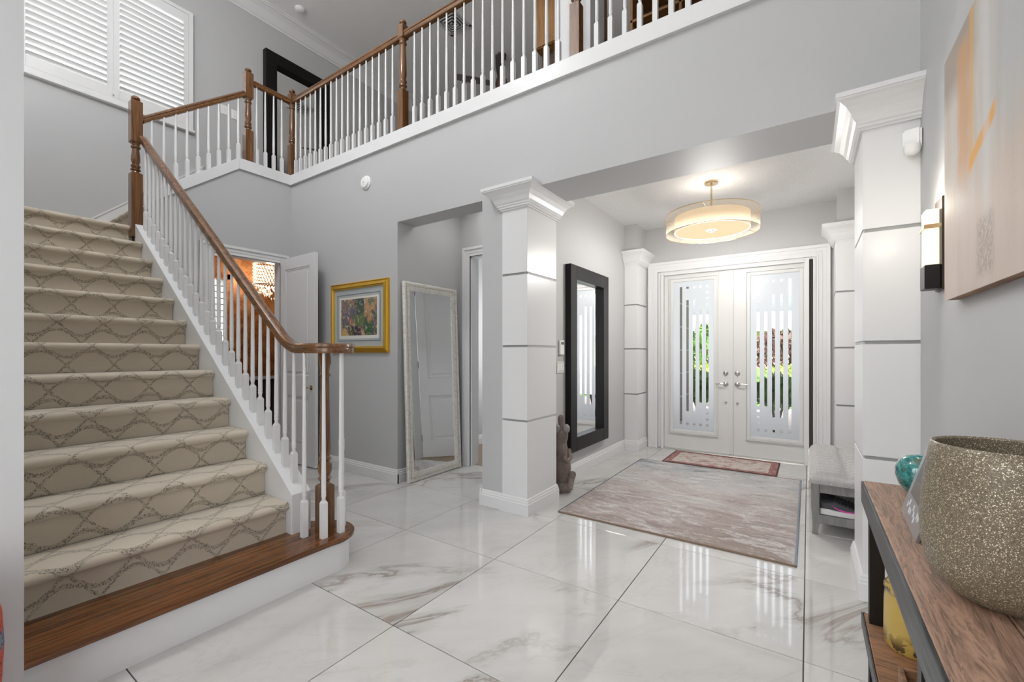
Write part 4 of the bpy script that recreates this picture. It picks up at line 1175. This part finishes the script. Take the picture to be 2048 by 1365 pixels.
# leaning mirror
lm = thing('leaning_mirror', 'tall white beaded frame mirror leaning on the hall wall', 'mirror', (-3.275, 3.365, .002), (R(-2.1), 0, R(90)))
hw, hh = .395, 1.005
def fr2(prof):
    g = frame_ring(hw, hh, prof); g.v = [(a, b, c + hh) for a, b, c in g.v]; return g
fr2([(0, -.0), (0, .022), (.006, .028), (.022, .03), (.024, .026), (.05, .024), (.052, .026), (.078, .018), (.090, .012), (.092, .004)]).build('frame', AFRAME, lm, smooth=25, local=True)
g = MB()
def beads(ax, fixed, a, b, n):
    for k in range(n):
        t_ = a + (b - a) * (k + .5) / n
        p = (t_, -.0265, fixed) if ax == 'x' else (fixed, -.0265, t_)
        r = .0075
        vs = [(p[0] + dx * r * (1.3 if ax == 'z' else .9), p[1] + dy * r, p[2] + dz * r * (1.3 if ax == 'x' else .9)) for dx, dy, dz in ((1, 0, 0), (0, 0, 1), (-1, 0, 0), (0, 0, -1), (0, -1, 0))]
        g.add(vs, [(0, 1, 4), (1, 2, 4), (2, 3, 4), (3, 0, 4)])
for sx in (-1, 1): beads('z', sx * (hw - .037), .03, 2 * hh - .03, 110)
for z in (.037, 2 * hh - .037): beads('x', z, -hw + .05, hw - .05, 40)
tag(g.build('bead_border', BEAD, lm, local=True), kind='stuff')
MB().box(-hw + .088, hw - .088, -.008, -.004, .088, 2 * hh - .088).build('mirror_glass', MIRROR, lm, local=True)
MB().box(-hw + .01, hw - .01, -.004, 0, .01, 2 * hh - .01).build('backing', BRONZE, lm, local=True)

# powder room chandelier
ch = thing('chandelier', 'small crystal drum chandelier in the copper papered room', 'chandelier', (-5.93, 3.0, 2.64))
c0 = (-5.93, 3.0, 0)
g = MB()
for row in range(7):
    z = 2.20 + .043 * row
    for k in range(36):
        a = 2 * math.pi * (k + .5 * (row % 2)) / 36
        p = (c0[0] + .205 * math.cos(a), c0[1] + .205 * math.sin(a), z); r = .0165
        g.add([(p[0] + r, p[1], z), (p[0], p[1] + r, z), (p[0] - r, p[1], z), (p[0], p[1] - r, z), (p[0], p[1], z + r * 1.2), (p[0], p[1], z - r * 1.2)],
              [(0, 1, 4), (1, 2, 4), (2, 3, 4), (3, 0, 4), (1, 0, 5), (2, 1, 5), (3, 2, 5), (0, 3, 5)])
tag(g.build('crystal_drum', CRYSTAL, ch), kind='stuff')
g = MB()
random.seed(9)
for k in range(70):
    a = random.random() * 2 * math.pi; rr = .18 * math.sqrt(random.random()); zt = 2.17 - random.random() * (.17 - rr * .5)
    p = (c0[0] + rr * math.cos(a), c0[1] + rr * math.sin(a), zt); r = .011
    g.add([(p[0] + r, p[1], zt), (p[0], p[1] + r, zt), (p[0] - r, p[1], zt), (p[0], p[1] - r, zt), (p[0], p[1], zt + r), (p[0], p[1], zt - r * 2.6)],
          [(0, 1, 4), (1, 2, 4), (2, 3, 4), (3, 0, 4), (1, 0, 5), (2, 1, 5), (3, 2, 5), (0, 3, 5)])
tag(g.build('crystal_drops', CRYSTAL, ch), kind='stuff')
MB().lathe([(.01, 2.48), (.01, 2.64), (.05, 2.64)], c0, 10).build('stem', NICKEL, ch)
for z in (2.475, 2.185): MB().tube([(c0[0] + .21 * math.cos(2 * math.pi * k / 36), c0[1] + .21 * math.sin(2 * math.pi * k / 36), z) for k in range(36)], .006, 6, True).build('ring', NICKEL, ch, smooth=60)
l_ = lamp('POINT', 'chandelier_bulb', (-5.93, 3.0, 2.33), 7, (1, .82, .58), size=.06); attach(l_, ch)

# ================================================================== RIGHT SIDE
# console table
ZT, ZSH, CX0, CX1, CY1, CY0 = .79, .272, .172, .452, 2.19, .35
ct = thing('console_table', 'reclaimed wood console table with dark steel edging', 'table', (.31, 1.3, 0))
plx = [CX0 + .006, .315, CX1]
for a, b in zip(plx, plx[1:]):
    MB().box(a + .001, b - .001, CY0, CY1, ZT - .04, ZT).build('top_plank', PLANK, ct, .003)
g = MB().box(CX0, CX0 + .008, CY0, CY1 + .004, ZT - .085, ZT - .004).box(CX0, CX1, CY1 - .002, CY1 + .006, ZT - .085, ZT - .004).box(CX0 + .004, CX0 + .04, CY0, CY1, ZT - .048, ZT - .041)
g.build('steel_edge', STEEL, ct, .0015)
for yy in (CY1 - .075, 1.20, CY0 + .03):
    for xx_ in (CX0 + .018, CX1 - .062):
        MB().box(xx_, xx_ + .045, yy, yy + .045, 0, ZT - .04).build('leg', LEGDARK, ct, .002)
y = CY0 + .01
random.seed(4)
while y < CY1 - .02:
    w_ = .135
    MB().box(CX0 + .008, CX1, y + .0015, min(y + w_, CY1) - .0015, ZSH - .03, ZSH).build('shelf_plank', PLANKX, ct, .003); y += w_
g = MB().box(CX0, CX0 + .006, CY0, CY1 + .004, ZSH - .05, ZSH - .002).box(CX0, CX1, CY1, CY1 + .006, ZSH - .05, ZSH - .002)
g.build('shelf_edge', STEEL, ct, .001)
# bottle-shaped things on the lower shelf
vj = thing('yellow_jar', 'distressed yellow glazed jar on the lower console shelf', 'jar', (.292, 2.005, ZSH))
g = MB().lathe([(1e-5, .0), (.062, .0), (.072, .012), (.074, .05), (.073, .16), (.070, .195), (.074, .202), (.074, .212), (.062, .228), (.05, .245), (.043, .262), (.047, .275)], n=28)
g.lathe([(.047, .275), (.041, .277), (.038, .262), (.044, .24), (1e-5, .235)], n=28)
g.build('body', YELLOW, vj, smooth=40, local=True)
MB().tube([(.058 * math.cos(t) + .0, -.058 * math.sin(t) - .012, .205 - .03 * math.sin(t * 1)) for t in [R(k) for k in range(20, 161, 14)]], .0055, 6).build('moulded_garland', YELLOW, vj, smooth=50, local=True)
MB().lathe([(.045, .262), (.050, .272), (.050, .279), (.042, .282), (.040, .268)], n=28).build('rim_glaze', SILVER, vj, smooth=50, local=True)
tr_ = thing('wooden_tray', 'dark rimmed wooden box at the near end of the lower shelf', 'tray', (.30, 1.52, ZSH))
g = MB().box(-.085, .085, -.16, .16, 0, .012); g.build('bottom', LEGDARK, tr_, local=True)
for a in ((-.085, -.073, -.16, .16), (.073, .085, -.16, .16), (-.073, .073, -.16, -.148), (-.073, .073, .148, .16)):
    MB().box(*a, .0, .11).build('side', PLANKX, tr_, .002, local=True)

# glitter vase
gv = thing('glitter_vase', 'large champagne glitter vase on the console table', 'vase', (.326, 1.272, ZT))
prof = [(1e-5, .0), (.052, .0), (.075, .008), (.100, .03), (.117, .06), (.126, .10), (.128, .15), (.124, .21), (.117, .27), (.111, .312)]
g = MB().lathe(prof + [(.107, .315), (.103, .311), (.109, .27), (.117, .2), (.117, .12), (.10, .05), (1e-5, .02)], n=56)
g.build('body', GLIT, gv, smooth=50, local=True)

# silver plaque frame
pq = thing('silver_plaque', 'slanted silver keepsake frame with engraved marks and dark photo', 'photo frame', (.245, 1.70, ZT))
# local frame: x runs from the far end to the near end, z up the slope, -y faces the room
M_ = Matrix.Translation((.243, 1.846, ZT)) @ Matrix.Rotation(R(-92), 4, 'Z') @ Matrix.Rotation(R(-16.5), 4, 'X')
def pqb(nm, x0, x1, z0, z1, y0, y1, mat, bev=0):
    return MB().box(x0, x1, y0, y1, z0, z1).xf(M_).build(nm, mat, pq, bev)
pqb('back_panel', 0, .30, 0, .245, 0, .008, SILVER, .0015)
pqb('photo', .04, .26, .118, .212, -.0015, .0, PHOTO)
pqb('photo_lower', .04, .26, .072, .118, -.0014, .0, PHOTO2)
g = MB()
for k in range(9):
    sx_, sz = .055 + .022 * k, .04 + .012 * math.sin(k * 1.9)
    g.tube([(sx_, -.0008, sz + .010), (sx_ + .005, -.0008, sz - .008), (sx_ + .010, -.0008, sz + .008), (sx_ + .015, -.0008, sz - .006)], .0006, 4, up=(0, 1, 0))
g.xf(M_).build('engraving', ETCH, pq)
MB().prism([(.0, .15), (.0, .165), (.085, 0.0), (.075, .0)], .13, .17, 'x').xf(Matrix.Translation((.243 + .055, 1.846, ZT)) @ Matrix.Rotation(R(-92), 4, 'Z')).build('easel_leg', SILVER, pq)

# teal orb
ob = thing('glass_orb', 'teal swirled art glass orb on the far end of the console', 'ornament', (.318, 2.06, ZT))
MB().lathe([(1e-5, 0), (.016, .0), (.036, .014), (.053, .038), (.062, .068), (.062, .095), (.051, .122), (.032, .138), (1e-5, .145)], n=32).build('body', TEAL, ob, smooth=60, local=True)

# canvas on the right wall (object origin at the lower left front corner)
cv = thing('canvas_painting', 'large abstract beige canvas with orange strokes on the right wall', 'painting', (.42, 2.252, 1.484))
MB().box(0, .003, -1.5, 0, 0, .884).build('canvas_face', CANVAS, cv, local=True)
MB().box(.003, .038, -1.498, -.002, .002, .882).build('stretcher_edge', CANVASEDGE, cv, local=True)

# sconce
sc_ = thing('wall_sconce', 'bronze wall sconce with lit seeded glass behind the canvas edge', 'sconce', (XR, 2.5, 1.7))
MB().box(XR - .012, XR, 2.44, 2.56, 1.55, 1.93).build('back_plate', BRONZE, sc_, .002)
MB().box(.398, XR - .012, 2.452, 2.545, 1.556, 1.655).build('base_cup', plain('sconce_black', (.02, .018, .018), .35, .5), sc_, .003)
MB().box(.402, .444, 2.458, 2.54, 1.655, 1.885).build('glass_block', SEEDED, sc_, .003)
g = MB().box(.396, .402, 2.452, 2.546, 1.805, 1.822).box(.396, XR - .01, 2.450, 2.456, 1.805, 1.822).box(.396, XR - .01, 2.542, 2.548, 1.805, 1.822)
g.build('strap', BRASS, sc_, .001)
l_ = lamp('POINT', 'sconce_bulb', (.37, 2.50, 1.90), 2.6, (1, .93, .80), size=.03); attach(l_, sc_)

# ------------------------------------------------------------------ bench
bn = thing('tufted_bench', 'grey tufted bench with nailhead trim beside the right column', 'bench', (.235, 4.23, 0))
BX0, BX1, BY0, BY1 = .004, .452, 3.755, 4.96
mb = MB(); NX, NY = 30, 200
def seat_z(x, y):
    u = (x - BX0) / (BX1 - BX0); v_ = (y - BY0) / (BY1 - BY0)
    e = min(min(u, 1 - u) * (BX1 - BX0), min(v_, 1 - v_) * (BY1 - BY0))
    z = .392 + .062 * min(1, (e / .05)) ** .5
    rib = abs(math.sin(math.pi * v_ * 12.0))
    z -= .036 * (1 - rib) ** .8 * min(1, e / .03)
    z -= .022 * math.exp(-((u - .5) / .06) ** 2) * min(1, e / .05)
    return z
for j in range(NY + 1):
    for i in range(NX + 1):
        x = BX0 + (BX1 - BX0) * i / NX; y = BY0 + (BY1 - BY0) * j / NY
        mb.v.append((x, y, seat_z(x, y)))
for j in range(NY):
    for i in range(NX): mb.f.append((j * (NX + 1) + i, j * (NX + 1) + i + 1, (j + 1) * (NX + 1) + i + 1, (j + 1) * (NX + 1) + i))
mb.box(BX0, BX1, BY0, BY1, .365, .3925)
mb.build('tufted_cushion', CHEN, bn, smooth=75)
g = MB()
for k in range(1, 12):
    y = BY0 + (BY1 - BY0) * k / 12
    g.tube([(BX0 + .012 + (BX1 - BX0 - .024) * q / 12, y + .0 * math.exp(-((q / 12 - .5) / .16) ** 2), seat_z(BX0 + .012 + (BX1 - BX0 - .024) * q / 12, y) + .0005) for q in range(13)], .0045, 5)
g.build('channel_shade_cords', plain('seam_shadow_grey', (.17, .165, .16), .95), bn, smooth=60)  # dark cords put the shade of the cushion channels into colour
g = MB()
for k in range(1, 12): g.sphere((BX0 + (BX1 - BX0) * .5, BY0 + (BY1 - BY0) * k / 12, seat_z(BX0 + (BX1 - BX0) * .5, BY0 + (BY1 - BY0) * k / 12) + .004), .009, 8, 6, .6)
g.build('tuft_buttons', CHEN, bn, smooth=60)
g = MB()
for k in range(19): g.sphere((BX0 + .012 + (BX1 - BX0 - .024) * k / 18, BY0 - .001, .376), .0055, 8, 5)
for k in range(40): g.sphere((BX0 - .001, BY0 + .012 + (BY1 - BY0 - .024) * k / 39, .376), .0055, 8, 5)
tag(g.build('nailheads', NICKEL, bn, smooth=60), kind='stuff')
g = MB().box(BX0 + .02, BX1 - .02, BY0 + .02, BY0 + .045, .30, .366).box(BX0 + .02, BX1 - .02, BY1 - .045, BY1 - .02, .30, .366).box(BX0 + .02, BX0 + .045, BY0 + .02, BY1 - .02, .30, .366).box(BX1 - .045, BX1 - .02, BY0 + .02, BY1 - .02, .30, .366)
g.build('apron', GREYWOOD, bn, .002)
for lx in (BX0 + .012, BX1 - .062):
    for ly in (BY0 + .012, BY1 - .062):
        sgn = 1 if lx < .2 else -1
        q = MB(); w = .05
        rows = [(.366, w, 0), (.20, w, 0), (.08, w * .84, .004), (.03, w * .66, .0), (.0, w * .62, -.004)]
        for z, ww, o in rows:
            xa = lx + (w - ww) / 2 - sgn * 0 + o * sgn; ya = ly + (w - ww) / 2
            q.v += [(xa, ya, z), (xa + ww, ya, z), (xa + ww, ya + ww, z), (xa, ya + ww, z)]
        q.f += [(a * 4 + k, a * 4 + (k + 1) % 4, (a + 1) * 4 + (k + 1) % 4, (a + 1) * 4 + k) for a in range(4) for k in range(4)] + [(0, 1, 2, 3), (19, 18, 17, 16)]
        q.build('leg', GREYWOOD, bn, .002)
MB().box(BX0 + .03, BX1 - .03, BY0 + .02, BY1 - .02, .125, .147).build('shelf', GREYWOOD, bn, .002)
MB().box(BX0 + .03, BX1 - .03, BY0 + .018, BY0 + .036, .085, .147).build('shelf_apron', GREYWOOD, bn, .002)

# shoes: length along x, heel at low x
def shoe(label, x0, y0, z0, rz=0):
    t = thing('sneaker', label, 'shoe', (x0, y0, z0), (0, 0, rz), 'running shoes on the bench shelf')
    L = .275
    def hwid(u): return .030 + .016 * math.sin(math.pi * min(1, u * .62 + .14)) - .02 * max(0, u - .82) / .18
    def top(u):  return .098 if u < .08 else (.088 - .01 * math.sin(u * 20) * 0 if u < .30 else (.105 - .055 * (u - .30) / .55 if u < .85 else .05 - .018 * (u - .85) / .15))
    sec, nn_ = 22, 14
    body = MB()
    for k in range(sec + 1):
        u = k / sec; x = L * u
        w = hwid(u) * (1 if .02 < u < .98 else .7); h = top(u); zb = .024 + .012 * u * 0 + (.02 * (u - .9) / .1 if u > .9 else 0)
        for q in range(nn_):
            a = math.pi * q / (nn_ - 1)
            body.v.append((x, w * math.cos(a) * (1 if math.sin(a) < .7 else .92), zb + max(.004, h - zb) * (max(0.0, math.sin(a)) ** .65)))
    for k in range(sec):
        for q in range(nn_ - 1): body.f.append((k * nn_ + q, k * nn_ + q + 1, (k + 1) * nn_ + q + 1, (k + 1) * nn_ + q))
    body.f.append(tuple(range(nn_))); body.f.append(tuple(sec * nn_ + q for q in range(nn_)))
    body.build('upper', SHOE, t, smooth=60, local=True)
    s_ = MB(); pts = []
    N_ = 28
    for k in range(N_):
        u = k / (N_ - 1); pts.append((L * u, hwid(u) * (1.1 if .03 < u < .97 else .6)))
    poly = [(x, -w) for x, w in pts] + [(x, w) for x, w in reversed(pts)]
    lift = lambda x: .018 * max(0, x / L - .78) / .22
    nP = len(poly)
    for zz_ in (.0, .014, .034): s_.v += [(x, y, zz_ + lift(x) + (.006 if zz_ > .03 and x < .08 else 0)) for x, y in poly]
    s_.f = [tuple(range(nP - 1, -1, -1)), tuple(2 * nP + i for i in range(nP))] + [(a * nP + i, a * nP + (i + 1) % nP, (a + 1) * nP + (i + 1) % nP, (a + 1) * nP + i) for a in range(2) for i in range(nP)]
    s_.build('sole', SOLE, t, smooth=40, local=True)
    MB().lathe([(.026, 0), (.034, .004), (.034, .012), (.024, .012)], (.055, 0, .088), 18, 1.45, .85).build('collar', SHOEB, t, smooth=50, local=True)
    MB().lathe([(1e-5, .004), (.026, .004)], (.055, 0, .094), 18, 1.45, .8).build('insole', SHOEB, t, local=True)
    g = MB()
    for k in range(6):
        x = .115 + .02 * k; u = x / L; h = top(u) + .003; w = hwid(u) * .6
        g.tube([(x, -w, h - .012), (x + .004, -w * .4, h), (x + .006, w * .4, h), (x + .01, w, h - .012)], .0032, 6)
    g.build('laces', SHOEB, t, smooth=60, local=True)
    # swoosh on both sides, following the upper
    for sgn in (-1, 1):
        curve_t = [(.070, .083), (.085, .066), (.11, .052), (.15, .044), (.20, .042), (.245, .046)]
        curve_b = [(.070, .083), (.088, .058), (.115, .043), (.15, .034), (.20, .034), (.245, .046)]
        vs = []
        for (x, z) in curve_t + curve_b:
            u = x / L; zb = .024; h = top(u); f_ = min(1, max(0, (z - zb) / max(.004, h - zb)))
            a = math.asin(min(1, f_ ** (1 / .65)))
            vs.append((x, sgn * (hwid(u) * math.cos(a) + .004), z))
        nC = len(curve_t)
        MB().add(vs, [(i, i + 1, nC + i + 1, nC + i) for i in range(nC - 1)]).build('swoosh', PINK, t, local=True)
    return t
shoe('charcoal running shoe with pink side mark at the front of the bench shelf', .058, 3.835, .1475, R(3))
shoe('charcoal running shoe half hidden behind its pair on the bench shelf', .062, 3.955, .1475, R(1))

# woven basket at the left edge
bk = thing('woven_basket', 'red woven basket with a grey blue band at the left edge', 'basket', (-1.94, .017, 0))
bk.scale = (1, 1, 1.1)
g = MB().lathe([(1e-5, 0), (.13, .0), (.15, .03), (.185, .2), (.196, .33), (.2, .42), (.196, .5), (.17, .58), (.16, .585), (.15, .56), (.18, .45), (.16, .06), (1e-5, .03)], n=40)
g.build('body', KNIT, bk, smooth=50, local=True)
for s_ in (-1, 1):
    MB().tube([(s_ * .15, -.06, .57), (s_ * .17, -.05, .63), (s_ * .17, .05, .63), (s_ * .15, .06, .57)], .008, 6).build('handle', KNIT, bk, smooth=60, local=True)

# ================================================================== UPPER LOFT
column_t = thing('loft_pillar', 'white square pillar behind the gallery rail', 'pillar', (-1.55, 3.28, ZL))
MB().box(-1.715, -1.40, 3.14, 3.42, ZL, ZC).build('shaft', TRIM, column_t, .003)
MB().ringloft(-1.715, -1.40, 3.14, 3.42, [(0, ZL), (.018, ZL), (.018, ZL + .1), (.005, ZL + .13), (0, ZL + .13)]).build('base_moulding', TRIM, column_t)
bc = thing('loft_bookcase', 'brown wooden bookcase on the right of the upper loft', 'bookcase', (-.5, 4.6, ZL))
MB().box(-1.5, .44, 4.78, 4.80, ZL, ZC - .2).build('back_panel', WOODK, bc)
for x in (-1.5, -1.02, -.54, -.06, .42):
    MB().box(x - .012, x + .012, 4.38, 4.78, ZL, ZC - .2).build('divider', WOODL, bc)
for z in (ZL + .08, 3.95, 4.32, 4.69, 5.06, 5.43, 5.8):
    MB().box(-1.51, .44, 4.38, 4.78, z - .012, z + .012).build('shelf', WOODL, bc)
random.seed(31)
BOOKC = [plain('book_amber', (.55, .27, .04), .5), plain('book_cream', (.62, .52, .36), .5), plain('book_brown', (.12, .06, .035), .5), plain('book_green', (.07, .11, .07), .5)]
hs = (('amber', 0), ('cream', 1), ('brown', 2), ('green', 3))
BOOKL = ['amber book at the left end of the upper loft shelf', 'cream book second from the left on the upper loft shelf', 'brown book third from the left on the upper loft shelf', 'green book fourth from the left on the upper loft shelf', 'amber book at the left end of the lower loft shelf', 'cream book beside the amber one on the lower loft shelf', 'brown book first in the second bay of the loft bookcase', 'green book in the middle of the second loft bookcase bay', 'amber book last in the second bay of the loft bookcase', 'cream book alone in the third bay of the loft bookcase']
for n_, (bx, zz_) in enumerate([(-1.46, 4.332), (-1.42, 4.332), (-1.375, 4.332), (-1.33, 4.332), (-1.46, 3.962), (-1.41, 3.962), (-.98, 4.332), (-.93, 4.332), (-.88, 4.332), (-.5, 4.332)]):
    cn, ci = hs[n_ % 4]
    h_ = .22 + .06 * random.random()
    t = thing('book', (BOOKL[n_]), 'book', (bx + .018, 4.5, zz_), group='books in the loft bookcase')
    MB().box(bx, bx + .036, 4.42, 4.60, zz_, zz_ + h_).build('cover', BOOKC[ci], t, .002)
    MB().box(bx + .004, bx + .032, 4.416, 4.596, zz_ + .004, zz_ + h_ - .004).build('pages', PAPER, t)
cb = thing('wall_cabinet', 'oak wall cabinet seen between gallery balusters beside the white pillar', 'cabinet', (-2.45, 4.6, 4.94))
MB().box(-2.72, -1.95, 4.5, 4.85, 4.94, 5.75).build('body', WOODL, cb, .003)
MB().box(-2.715, -2.34, 4.485, 4.5, 4.95, 5.74).build('door', WOODL, cb, .003)
MB().box(-2.335, -1.955, 4.485, 4.5, 4.95, 5.74).build('door', WOODL, cb, .003)
dk = thing('tall_cabinet', 'dark wooden cabinet below the oak wall cabinet in the loft', 'cabinet', (-2.45, 4.75, ZL))
MB().box(-2.70, -1.95, 4.62, 4.98, ZL, 4.938).build('body', WOODK, dk, .003)
for z in (4.1, 4.45): MB().box(-2.68, -2.56, 4.6, 4.62, z, z + .16).build('drawer_front', BOOKC[1], dk, .002)
# ceiling fan
cf = thing('ceiling_fan', 'dark bladed ceiling fan hanging in the upper loft', 'fan', (-4.178, 5.833, ZC))
c0 = (-4.178, 5.833, 0)
MB().lathe([(.07, ZC - .06), (.08, ZC), (1e-5, ZC)], c0, 18).build('canopy', BRONZE, cf, smooth=40)
MB().lathe([(.014, 5.86), (.014, ZC - .05)], c0, 10).build('downrod', BRONZE, cf, smooth=60)
MB().lathe([(1e-5, 5.62), (.05, 5.62), (.09, 5.66), (.105, 5.72), (.09, 5.79), (.04, 5.86), (1e-5, 5.87)], c0, 20).build('motor', plain('fan_motor_brown', (.09, .045, .03), .4), cf, smooth=50)
BLADE = plain('fan_blade_grey_brown', (.17, .15, .15), .5)
for k in range(5):
    a = R(15 + 72 * k)
    M_ = Matrix.Translation((c0[0], c0[1], 5.71)) @ Matrix.Rotation(a, 4, 'Z') @ Matrix.Rotation(R(12), 4, 'X')
    MB().prism([(.10, -.02), (.2, -.055), (.45, -.07), (.74, -.06), (.76, 0), (.74, .055), (.45, .06), (.2, .045), (.10, .02)], -.005, .005, 'z').xf(M_).build('blade', BLADE, cf)

# ================================================================== OUTDOORS
def ground(name, label, x0, x1, y0, y1, z, mat, cat):
    return tag(MB().box(x0, x1, y0, y1, z - .05, z).build(name, mat), label, cat, kind='structure')
ground('ground_porch', 'pinkish paver porch and drive outside the front door', -12, 9, 6.22, 12.2, -.03, PAVER, 'paving')
ground('ground_side_yard', 'pale paved yard beside the house', -40, -6.6, -30, 12.2, -.04, CONCRETE, 'paving')
ground('ground_back_yard', 'pale paved terrace behind the house', -6.6, 20, -30, -5.65, -.04, CONCRETE, 'paving')
ground('ground_verge', 'green grass verge in front of the white sidewalk', -20, 20, 12.2, 15.0, -.02, GRASS, 'grass')
ground('ground_sidewalk', 'white concrete sidewalk beyond the door', -24, 24, 15.0, 19.0, -.03, CONCRETE, 'sidewalk')
ground('ground_lawn', 'green lawn beyond the sidewalk', -40, 40, 19.0, 46, -.02, GRASS, 'lawn')
wallobj('wall_porch_left', MB().box(-3.4, -2.05, 6.24, 9.65, 0, 3.37), TAUPE, 'taupe block wall on the left of the porch')
g = MB()
for z in (.45, .9, 1.35, 1.8, 2.25, 2.7): g.box(-2.051, -2.044, 6.23, 9.66, z - .012, z + .012)
wallobj('trim_porch_joints', g, GROOVE, 'grey joints of the taupe porch wall', 'trim')
hs_ = thing('neighbour_house', 'pale neighbouring house across the street', 'house', (2, 44, 0))
MB().box(-14, 18, 42, 48, 0, 3.2).build('wall', STUCCO, hs_)
MB().prism([(41, 3.1), (49, 3.1), (45, 5.0)], -15, 19, 'x').build('roof', ROOF, hs_)
for x in (-9, -3, 4, 10): MB().box(x, x + 1.6, 41.9, 42.0, 1, 2.4).build('window', SCREEN, hs_)
def shrub(label, x, y, h, w, mat, seed, n=520, trunk=.3, ls=.11):
    random.seed(seed)
    t = thing('shrub', label, 'shrub', (x, y, -.02), group='front garden shrubs')
    g = MB()
    for k in range(n):
        while True:
            a, b, c = (random.uniform(-1, 1) for _ in range(3))
            if .25 < a * a + b * b + c * c < 1: break
        p = Vector((a * w, b * w, trunk + (h - trunk) * (c + 1) / 2))
        e = Euler((random.uniform(0, 6.3), random.uniform(0, 6.3), random.uniform(0, 6.3))).to_matrix()
        s_ = ls * random.uniform(.6, 1.3)
        g.add([p + e @ Vector(q) for q in ((-s_, 0, 0), (0, -s_ * .35, .01), (s_, 0, 0), (0, s_ * .35, .01))], [(0, 1, 2, 3)])
    tag(g.build('leaves', mat, t, local=True), kind='stuff')
    q = MB()
    for k in range(4):
        a = R(90 * k + 20); q.tube([(0, 0, 0), (w * .3 * math.cos(a), w * .3 * math.sin(a), h * .45), (w * .5 * math.cos(a), w * .5 * math.sin(a), h * .8)], .02, 5)
    q.build('stems', BARK, t, local=True)
shrub('low yellow green hedge left of centre beyond the sidewalk', -3.4, 21.0, .85, 1.6, LEAFY, 1, 800)
shrub('low yellow green hedge right of centre beyond the sidewalk', 0.0, 21.0, .85, 1.6, LEAFY, 2, 800)
shrub('low yellow green hedge furthest left beyond the sidewalk', -6.8, 21.0, .85, 1.6, LEAFY, 3, 700)
shrub('dark russet bush behind the low hedges', -1.25, 25.2, 2.5, 1.3, LEAFR, 4, 900, .2, .17)
shrub('tall green leafy shrub left of the russet bush', -4.4, 25.3, 2.9, 1.6, LEAF, 5, 900, .2, .2)
shrub('dark russet bush further right, behind the hedge', 1.7, 25.2, 2.5, 1.4, LEAFR, 6, 800, .2, .17)
shrub('green garden shrub far left behind the hedges', -8.3, 25.3, 3.2, 2.0, LEAF, 7, 900, .2, .22)
shrub('spiky green porch plant just right of the entry', -.45, 8.3, .95, .36, LEAF, 8, 160, .45, .16)
shrub('spiky green porch plant just left of the entry', -1.98, 10.1, .95, .4, LEAF, 9, 200, .3, .16)
